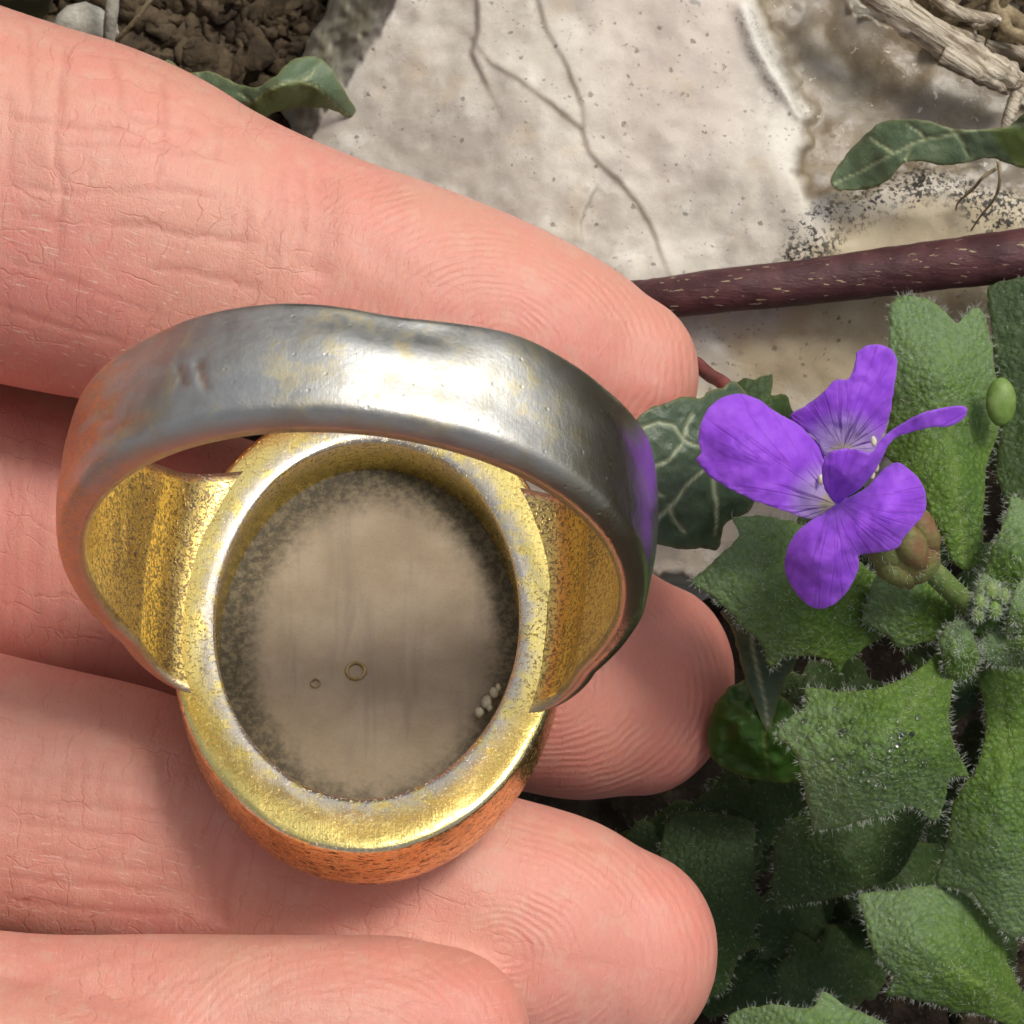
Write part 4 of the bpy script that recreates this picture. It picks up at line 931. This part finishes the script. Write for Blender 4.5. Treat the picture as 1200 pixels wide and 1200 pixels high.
leafC, zC = cress_leaf(plant, soften(LC), [(912, 864, .6), (956, 972, -1.2), (1000, 960, -.2), (1098, 958, -1.2), (1135, 908, -.4), (1030, 880, 2.4), (1060, 820, 1.6), (1110, 780, 0.2), (945, 815, .6), (1000, 830, 1.4), (960, 910, 1.2), (1100, 880, 1.4)], (1120, 780), CRESS, spacing=4.2, veins=[[(1115, 780), (1080, 815), (1045, 850), (1020, 885)]], seed=14, surf=.022, hd=.42, Le=(.22, .52))
rg = np.random.default_rng(21); dp = []
for cx, cy, sx, n in ((980, 872, 22, 13), (1058, 862, 16, 16), (1030, 905, 12, 8), (1075, 880, 14, 8), (985, 850, 12, 5)):
    for k in range(n):
        x, y = rg.normal(cx, sx), rg.normal(cy, sx*.8); r = rg.uniform(.07, .14)
        dp.append(ball(P(x, y, zC(np.array([x]), np.array([y]))[0]+.06+r*.5), r, 7, 10, (1, 1, .85)))
V, F = join(dp); d_ = mk('droplets', V, F, DROP, leafC); d_['kind'] = 'stuff'
LD = [(1146, 800), (1152, 785), (1175, 780), (1200, 785), (1225, 840), (1245, 930), (1250, 1060), (1225, 1110), (1199, 1098), (1182, 1097), (1163, 1081), (1150, 1060), (1136, 1043), (1120, 1040), (1098, 1037), (1100, 1016), (1107, 1000), (1110, 985), (1113, 960), (1117, 939), (1130, 920), (1141, 905), (1150, 885), (1154, 866), (1154, 828)]
cress_leaf(plant, soften(LD), [(1160, 790, -2.2), (1150, 880, -3.0), (1180, 920, -2.4), (1100, 1020, -5.0), (1170, 1000, -3.0), (1230, 1000, -4.0), (1190, 1095, -5.5), (1230, 860, -3.5)], (1170, 785), CRESS, veins=[[(1172, 790), (1180, 880), (1182, 980)]], seed=15, surf=.011)
# young leaves and fuzz in the heart of the shoot
LR1 = [(1185, 582), (1180, 600), (1170, 625), (1160, 650), (1152, 680), (1158, 705), (1180, 712), (1215, 715), (1240, 680), (1240, 620), (1205, 590)]
cress_leaf(plant, soften(LR1), [(1185, 582, -1), (1160, 650, 0), (1190, 650, 1.0), (1180, 710, .2), (1240, 660, -1)], (1190, 710), CRESS, seed=16, surf=.04, hd=.5)
LR2 = [(1148, 762), (1150, 748), (1170, 738), (1195, 735), (1240, 735), (1260, 760), (1240, 785), (1205, 783), (1185, 780), (1170, 782), (1155, 775)]
cress_leaf(plant, soften(LR2), [(1150, 760, .8), (1200, 755, 2.0), (1250, 760, 1.0), (1190, 780, .5), (1190, 738, .8)], (1240, 760), CRESS, seed=17, surf=.10, hd=.8, Le=(.25, .5))
LR3 = [(1180, 742), (1182, 715), (1190, 690), (1205, 675), (1240, 670), (1245, 720), (1215, 742)]
cress_leaf(plant, soften(LR3), [(1180, 740, 1.4), (1195, 685, 1.8), (1240, 700, .8), (1205, 715, 2.2)], (1230, 740), CRESS, seed=18, surf=.06, hd=.6)
LR4 = [(1100, 752), (1108, 735), (1122, 726), (1136, 732), (1142, 750), (1148, 770), (1140, 790), (1122, 800), (1108, 790), (1104, 770)]
cress_leaf(plant, soften(LR4), [(1105, 750, .8), (1122, 730, 1.2), (1140, 760, 1.0), (1122, 795, .4), (1120, 765, 1.8)], (1130, 790), CRESS, seed=19, surf=.09, hd=.7)
LR5 = [(1135, 735), (1140, 700), (1152, 672), (1166, 668), (1178, 690), (1182, 720), (1172, 745), (1150, 752)]
cress_leaf(plant, soften(LR5), [(1140, 720, .4), (1160, 672, .2), (1178, 715, .6), (1160, 715, 1.4), (1150, 750, .4)], (1160, 745), CRESS, seed=20, surf=.12, hd=.9, Le=(.25, .5))
LX = [(1158, 335), (1215, 325), (1260, 380), (1260, 620), (1200, 630), (1168, 560), (1172, 520), (1178, 470), (1166, 420), (1160, 370)]
cress_leaf(plant, soften(LX), [(1165, 340, -9), (1240, 350, -8.5), (1190, 450, -8), (1240, 600, -6), (1175, 600, -6.5)], (1200, 620), CRESS_SHADE, seed=22, surf=.006, hd=.15)
V, F = ball(P(1173, 471, -3.2), 1.0, 16, 20, (.68, 1.10, .5)); mk('bud', V, F, BUDM, plant)['label'] = 'small smooth light green oval bud'
for k, (x, y, r) in enumerate(((1163, 692, 9), (1176, 700, 8), (1150, 706, 8), (1166, 716, 9), (1190, 725, 8), (1146, 722, 7))):
    V, F = ball(P(x, y, 1.6), r/K, 9, 12, (1, 1.25, .9), .12, k); b_ = mk('flower_bud', V, F, BUDM, plant)
    n = 90; dv = rg.normal(size=(n, 3)); dv[:, 2] = np.abs(dv[:, 2]); dv /= np.linalg.norm(dv, axis=1, keepdims=True)
    V, F = hairs_mesh(P(x, y, 1.6)+dv*r/K*.95, dv+rg.normal(0, .4, (n, 3)), rg.uniform(.12, .3, n), .012, k); h = mk('hairs', V, F, HAIR, b_); h['kind'] = 'stuff'
# stalks down into the soil
for pts, r in (([(1150, 730, 0), (1160, 760, -6), (1185, 830, -16), (1190, 860, -31)], .9), ([(1180, 790, -3), (1195, 850, -14), (1180, 930, -31)], .8)):
    q = spline(pts, 20); V, F = tube(P(q[:, 0], q[:, 1], q[:, 2]), r, 12, .04, 3); mk('stalk', V, F, GREENSTALK, plant)

# the flower
flower = empty('flower', (0, 0, 0)); flower.parent = plant; flower.matrix_world = plant.matrix_world.copy(); flower.location = (0, 0, 0); flower['_o'] = list(plant['_o']); flower['label'] = 'four petalled violet flower with a pale throat'
Zf = lambda pts: [(780+.35*x, 340+.35*y) for x, y in pts]
PL = Zf([(565, 722), (520, 755), (470, 765), (400, 740), (300, 705), (230, 672), (170, 640), (130, 605), (103, 568), (116, 545), (112, 500), (114, 460), (140, 400), (190, 360), (250, 348), (310, 365), (370, 408), (430, 440), (490, 490), (530, 535), (560, 580), (580, 650)])
PT = Zf([(555, 640), (530, 560), (500, 495), (415, 425), (470, 385), (540, 330), (570, 300), (612, 297), (628, 262), (636, 232), (642, 205), (680, 186), (730, 185), (765, 210), (776, 250), (765, 330), (750, 420), (730, 475), (690, 560), (640, 640)])
PR = Zf([(572, 716), (540, 680), (526, 640), (525, 590), (548, 545), (600, 530), (650, 535), (690, 543), (720, 500), (770, 460), (850, 415), (930, 392), (985, 388), (1010, 400), (997, 430), (950, 455), (890, 460), (830, 475), (782, 487), (745, 522), (718, 575), (690, 622), (650, 665), (610, 692)])
PB = Zf([(560, 722), (600, 700), (660, 670), (700, 630), (740, 592), (780, 578), (830, 610), (865, 660), (873, 720), (850, 770), (802, 823), (780, 860), (720, 878), (650, 887), (648, 920), (630, 975), (590, 1030), (540, 1065), (490, 1062), (440, 1020), (405, 960), (400, 890), (430, 820), (480, 775), (530, 745)])
TC = (976, 592)
def zz(c): return [(780+.35*x, 340+.35*y, z) for x, y, z in c]
petals = [
    (PL, zz([(565, 715, 4.6), (400, 560, 6.4), (250, 480, 7.0), (110, 565, 6.4), (200, 360, 6.0), (300, 705, 6.4), (480, 765, 5.2), (490, 490, 5.2), (310, 370, 5.6)]), TC, 1.0),
    (PT, zz([(560, 640, 4.6), (600, 540, 5.2), (415, 425, 5.0), (620, 420, 6.2), (700, 230, 6.0), (640, 210, 5.8), (770, 250, 5.6), (740, 450, 5.2)]), (988, 535), 1.0),
    (PR, zz([(572, 716, 6.0), (526, 600, 7.6), (600, 530, 7.9), (620, 620, 7.7), (690, 560, 8.0), (780, 470, 8.2), (1000, 400, 8.2), (690, 620, 7.4), (900, 440, 8.5)]), (975, 600), 0.15),
    (PB, zz([(560, 722, 5.0), (700, 640, 6.2), (780, 580, 6.2), (870, 720, 5.4), (750, 740, 7.4), (650, 887, 6.2), (620, 800, 7.2), (540, 1065, 5.2), (405, 930, 5.4), (520, 900, 7.0), (480, 775, 5.6)]), TC, 0.25)]
for k, (ol, ct, tc, tw) in enumerate(petals):
    ex = dict(throat=lambda x, y, d, tc=tc, tw=tw: tw*np.clip(1.15-np.hypot(x-tc[0], y-tc[1])/62, 0, 1),
              ang=lambda x, y, d, tc=tc: np.arctan2(y-tc[1]+8, x-tc[0])*1.0 if True else 0, rad=lambda x, y, d, tc=tc: np.hypot(x-tc[0], y-tc[1])/K)
    if k == 0: ex['ang'] = lambda x, y, d: np.arctan2(-(x-TC[0]-6), y-TC[1])
    V, F, a, s = sheet(ol, tps(ct), 3.4, .14, (), extra=ex, seed=k, fine=.10, wobble=.5)
    mk('petal', V, F, PETAL, flower, attrs=a)
for k, (x, y, z) in enumerate(((1024, 517, 6.6), (1027, 547, 6.6), (1022, 556, 6.6), (962, 562, 6.0))):
    V, F = ball(P(x, y, z-.5), .15, 8, 10, (.8, 1.5, .8), .1, k); mk('stamen', V, F, POLLEN, flower)
# calyx: swollen sepals on the stalk
q = spline([(1000, 612, 3.4, .9), (1030, 628, 3.2, 1.05), (1052, 642, 2.8, 1.25), (1068, 652, 2.4, 1.25), (1080, 660, 1.8, .9), (1084, 664, 1.5, .5)], 26)
V, F = tube(P(q[:, 0], q[:, 1], q[:, 2]), q[:, 3], 24, .05, 8)
cal = mk('calyx', V, F, CALYX, flower); cal['label'] = 'reddish brown hairy calyx behind the petals'
for k, (x0, y0, x1, y1, r0, z0) in enumerate(((1078, 612, 1090, 648, .60, 3.3), (1040, 650, 1064, 680, .75, 3.0), (1060, 628, 1080, 662, .62, 3.9))):
    qq = spline([(x0-(x1-x0)*.25, y0-(y1-y0)*.25, z0-.2, r0*.7), (x0, y0, z0, r0), ((x0+x1)/2, (y0+y1)/2, z0-.2, r0*1.12), (x1, y1, z0-.9, r0*.6), (x1+(x1-x0)*.12, y1+(y1-y0)*.12, z0-1.3, r0*.2)], 18)
    V, F = tube(P(qq[:, 0], qq[:, 1], qq[:, 2]), qq[:, 3], 16, .07, k); mk('sepal', V, F, CALYX, flower)
n = 420; j = rg.integers(4, 26, n); t_ = rg.uniform(0, 6.283, n); c = P(q[j, 0], q[j, 1], q[j, 2]); ax = np.array([.8, -.5, -.3]); ax /= np.linalg.norm(ax)
e1 = np.cross(ax, [0, 0, 1]); e1 /= np.linalg.norm(e1); e2 = np.cross(e1, ax); dv = np.cos(t_)[:, None]*e1+np.sin(t_)[:, None]*e2
V, F = hairs_mesh(c+dv*q[j, 3][:, None]*.97, dv+ax*.5+rg.normal(0, .3, (n, 3)), rg.uniform(.2, .55, n), .011, 31)
h = mk('hairs', V, F, HAIR, flower); h['kind'] = 'stuff'
q = spline([(1074, 656, 2.2), (1095, 672, 1.4), (1118, 694, .4), (1140, 718, -.6)], 20)
V, F = tube(P(q[:, 0], q[:, 1], q[:, 2]), .50, 14, .03, 9); mk('flower_stalk', V, F, GREENSTALK, plant)
n = 160; j = rg.integers(0, 20, n); dv = rg.normal(size=(n, 3)); dv[:, 2] = np.abs(dv[:, 2])*.6; dv /= np.linalg.norm(dv, axis=1, keepdims=True)
V, F = hairs_mesh(P(q[j, 0], q[j, 1], q[j, 2])+dv*.46, dv, rg.uniform(.15, .4, n), .01, 33); h = mk('hairs', V, F, HAIR, plant); h['kind'] = 'stuff'

# lower rosette in the shade
low = empty('rock_cress_plant', P(1060, 1130, -31)); tag(low, 'shaded rock cress rosette beneath the flowering shoot, without a flower', 'plant', 'rock cress plants')
LE = [(1005, 1049), (1025, 1045), (1048, 1043), (1075, 1039), (1098, 1038), (1120, 1044), (1133, 1050), (1156, 1073), (1172, 1090), (1178, 1115), (1186, 1140), (1202, 1165), (1240, 1180), (1245, 1230), (1200, 1212), (1163, 1193), (1140, 1186), (1117, 1189), (1110, 1180), (1083, 1174), (1060, 1168), (1036, 1167), (1047, 1150), (1043, 1138), (1034, 1128), (1025, 1119), (1018, 1100), (1014, 1085), (1010, 1068)]
cress_leaf(low, soften(LE), [(1006, 1049, -5.0), (1098, 1040, -5.4), (1036, 1166, -5.4), (1117, 1186, -6), (1080, 1110, -3.6), (1180, 1120, -7), (1230, 1200, -9), (1160, 1150, -5)], (1220, 1200), CRESS, veins=[[(1210, 1190), (1150, 1150), (1080, 1105)]], seed=41, surf=.017, hd=.4)
LF = [(906, 1002), (912, 978), (925, 960), (960, 950), (1030, 940), (1085, 950), (1076, 985), (1064, 1010), (1044, 1032), (1020, 1040), (995, 1046), (970, 1055), (945, 1058), (925, 1062), (907, 1067), (909, 1050), (902, 1034), (908, 1018)]
cress_leaf(low, soften(LF), [(906, 1002, -9), (908, 1066, -10), (990, 1000, -7.5), (1064, 1010, -9.5), (1085, 950, -9), (960, 950, -9)], (1080, 960), CRESS_SHADE, seed=42, surf=.012, hd=.25)
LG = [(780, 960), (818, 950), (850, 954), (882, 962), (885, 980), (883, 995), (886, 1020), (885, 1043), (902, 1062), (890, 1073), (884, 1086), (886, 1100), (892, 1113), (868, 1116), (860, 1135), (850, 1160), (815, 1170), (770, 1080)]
cress_leaf(low, soften(LG), [(820, 955, -13), (880, 962, -12.5), (900, 1062, -12.5), (890, 1112, -13.5), (830, 1160, -14), (840, 1050, -11.8)], (840, 1180), CRESS_SHADE, seed=43, surf=.008, hd=.2)
LH = [(856, 1188), (880, 1180), (906, 1177), (935, 1181), (955, 1178), (964, 1160), (975, 1168), (990, 1178), (1018, 1190), (1045, 1202), (1090, 1215), (1060, 1270), (960, 1290), (870, 1260), (850, 1215)]
cress_leaf(low, soften(LH), [(860, 1188, -4.5), (964, 1162, -4.0), (1045, 1202, -5), (950, 1220, -3.2), (960, 1290, -5)], (960, 1290), CRESS, seed=44, surf=.012, hd=.3)
# deeper leaves that fill the dark
def deep_leaf(p, cx, cy, ang, L, W, z, seed, mat=CRESS_SHADE, drop=4.0):
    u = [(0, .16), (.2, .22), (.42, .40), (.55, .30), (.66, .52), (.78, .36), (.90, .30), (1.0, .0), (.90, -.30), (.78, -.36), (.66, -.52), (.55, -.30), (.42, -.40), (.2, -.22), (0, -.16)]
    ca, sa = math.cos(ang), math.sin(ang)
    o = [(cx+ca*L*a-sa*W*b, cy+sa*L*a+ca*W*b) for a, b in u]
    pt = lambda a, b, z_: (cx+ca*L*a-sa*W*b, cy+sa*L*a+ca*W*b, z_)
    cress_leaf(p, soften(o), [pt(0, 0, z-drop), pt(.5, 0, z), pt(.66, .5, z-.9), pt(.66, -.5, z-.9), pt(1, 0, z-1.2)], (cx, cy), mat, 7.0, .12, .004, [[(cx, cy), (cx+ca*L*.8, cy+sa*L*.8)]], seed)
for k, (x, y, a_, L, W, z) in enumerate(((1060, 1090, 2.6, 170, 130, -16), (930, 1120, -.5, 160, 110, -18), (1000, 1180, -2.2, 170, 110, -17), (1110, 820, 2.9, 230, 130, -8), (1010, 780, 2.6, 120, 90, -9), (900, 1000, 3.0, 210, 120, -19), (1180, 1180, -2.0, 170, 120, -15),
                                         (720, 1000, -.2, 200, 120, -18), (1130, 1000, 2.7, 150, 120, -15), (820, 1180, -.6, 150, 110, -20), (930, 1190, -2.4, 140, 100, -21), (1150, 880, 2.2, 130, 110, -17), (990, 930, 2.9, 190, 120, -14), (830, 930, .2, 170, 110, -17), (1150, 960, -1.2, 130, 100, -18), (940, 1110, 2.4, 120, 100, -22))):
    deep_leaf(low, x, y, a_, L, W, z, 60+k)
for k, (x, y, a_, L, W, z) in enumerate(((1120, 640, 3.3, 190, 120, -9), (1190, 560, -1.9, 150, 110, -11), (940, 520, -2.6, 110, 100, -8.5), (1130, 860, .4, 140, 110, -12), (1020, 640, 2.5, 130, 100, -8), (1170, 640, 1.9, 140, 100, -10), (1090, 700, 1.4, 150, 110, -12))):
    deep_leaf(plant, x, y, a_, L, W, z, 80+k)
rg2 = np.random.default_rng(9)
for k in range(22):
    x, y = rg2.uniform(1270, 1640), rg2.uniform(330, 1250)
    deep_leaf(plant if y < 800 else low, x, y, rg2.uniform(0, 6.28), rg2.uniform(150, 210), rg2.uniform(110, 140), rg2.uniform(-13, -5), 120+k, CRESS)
for pts, r in (([(1060, 1090, -22), (1020, 1120, -26), (960, 1150, -40)], .8), ([(1220, 1200, -12), (1180, 1180, -22), (1100, 1160, -31)], .8)):
    q = spline(pts, 18); V, F = tube(P(q[:, 0], q[:, 1], q[:, 2]), r, 10, .04, 3); mk('stalk', V, F, GREENSTALK, low)

# ------------------------------------------------------------------ dry twigs, straw, crumbs
q = spline([(985, -45, -10.5, 19), (1030, -5, -11.0, 20), (1075, 28, -11.4, 21), (1120, 58, -11.6, 22), (1150, 76, -11.8, 23), (1178, 88, -12.0, 20), (1196, 97, -12.3, 12)], 50)
tw = empty('dry_twig', P(1100, 45, -13)); tag(tw, 'pale weathered dead twig with a split end resting on the flint corner', 'twig')
V, F = tube(P(q[:, 0], q[:, 1], q[:, 2]), q[:, 3]/K, 18, .16, 5, flat=.8); mk('shaft', V, F, TWIG, tw)
q = spline([(1105, 62, -11.2, 16), (1130, 74, -11.2, 17), (1155, 88, -11.5, 14), (1172, 100, -11.8, 10), (1181, 109, -12.2, 4)], 26)
V, F = tube(P(q[:, 0], q[:, 1], q[:, 2]), q[:, 3]/K, 14, .16, 6, flat=.7); mk('split_end', V, F, TWIG, tw)
q = spline([(1196, 92, -12.5, 9), (1190, 115, -12.3, 9), (1182, 140, -12, 8), (1176, 165, -12.5, 7)], 20)
V, F = tube(P(q[:, 0], q[:, 1], q[:, 2]), q[:, 3]/K, 12, .12, 7); tag(mk('dry_twig', V, F, TWIG), 'short upright dead twig between the split twig and the ivy leaf', 'twig')
for k, pts in enumerate(([(1170, 190, -10.5), (1172, 210, -10.4), (1166, 232, -10.8), (1150, 252, -11.6), (1138, 270, -12.4)], [(1170, 196, -11), (1152, 208, -10.8), (1140, 222, -11.4), (1124, 236, -12.2), (1120, 246, -12.6)])):
    q = spline(pts, 24); V, F = tube(P(q[:, 0], q[:, 1], q[:, 2]), np.linspace(.10, .04, 24), 8, .05, k)
    tag(mk('rootlet', V, F, STRAW), 'thin tan rootlet curling over the speckled flint edge', 'root', 'thin rootlets on the flint')
rg = np.random.default_rng(77)
for k in range(46):
    x, y = rg.uniform(1060, 1290), rg.uniform(-80, 120)
    if y > 10+(x-1040)*0.42: y = y-90
    a_ = rg.choice([.7, 2.2, 1.5, .4])+rg.normal(0, .35); L = rg.uniform(50, 150); z = rg.uniform(-21, -15)
    p0 = P(x-math.cos(a_)*L/2, y-math.sin(a_)*L/2, z+rg.normal(0, 1.2)); p1 = P(x+math.cos(a_)*L/2, y+math.sin(a_)*L/2, z+rg.normal(0, 1.2)); md = (p0+p1)/2+rg.normal(0, .5, 3)
    q = spline([p0, md, p1], 12); r_ = rg.uniform(.16, .52); V, F = tube(q, r_*np.linspace(1, .7, 12), 8, .14, k); size = 'thick' if r_ > .34 else 'thin'; tone = 'tan straw' if k % 3 else 'grey brown woody'
    tag(mk('straw_stalk', V, F, STRAW if k % 3 else TWIG), f'{size} {tone} stalk lying in the litter beyond the flint corner', 'straw', f'{size} {tone} stalks in the litter')
q = spline([(133, -50, -19, 9), (132, 0, -19, 9), (129, 30, -19.5, 9), (126, 80, -21, 8)], 16)
V, F = tube(P(q[:, 0], q[:, 1], q[:, 2]), q[:, 3]/K, 12, .06, 2); tag(mk('pale_stalk', V, F, CHALK), 'pale grey straight stalk rising behind the index finger', 'stalk')
q = spline([(190, -20, -18), (172, 5, -18.5), (155, 28, -19), (136, 48, -20)], 16)
V, F = tube(P(q[:, 0], q[:, 1], q[:, 2]), .13, 8, .05, 2); tag(mk('straw_stalk', V, F, STRAW), 'thin single straw leaning over soil behind the index finger', 'straw')
V, F = ball(P(100, 40, -22), 1.6, 12, 16, (1.2, .8, .6), .25, 3); tag(mk('chalk_pebble', V, F, CHALK), 'pale chalky pebble beside the grey stalk behind the finger', 'pebble')
V, F, a, s = sheet([(-60, -30), (-10, -45), (50, -30), (62, -5), (55, 18), (20, 30), (-40, 20)], tps([(-60, 0, -17), (0, -10, -15), (60, 0, -17)]), 5, .3, [[(-50, -10), (50, 0)]], 2.5, extra=dict(tipness=lambda x, y, d: np.zeros(len(x))))
tag(mk('ivy_leaf', V, F, IVY_PALE, attrs=a), 'pale green leaf partly hidden behind the base of the index finger', 'leaf')
cr_ = []
for k in range(5000):
    if k >= 3000: x, y = rg.uniform(-1500, 2700), rg.uniform(-1500, 2700)
    elif k < 1700: x, y = rg.uniform(-60, 460), rg.uniform(-80, 180)
    elif k < 2000: x, y = rg.uniform(1000, 1300), rg.uniform(-80, 120)
    else: x, y = rg.uniform(-200, 460), rg.uniform(-120, 160)
    p = P(x, y, -30); gz = -33+fbm(p[0]/9, p[1]/9, 5, .55)*3.2
    gz += 5*sstep(1010, 1120, x)*sstep(160, 60, y)+3*sstep(420, 330, x)*sstep(200, 120, y)
    r = rg.gamma(2.0, .14)+.12; r = min(r, 1.1); cr_.append(ball((p[0], p[1], gz+r*.35), r, 6, 8, (1, rg.uniform(.6, 1.3), .75), .6, k))
V, F = join(cr_); tag(mk('soil_crumbs', V, F, CRUMB), 'crumbs of brown soil and grit', None, None, 'stuff')

for o in bpy.data.objects:
    if '_o' in o: del o['_o']
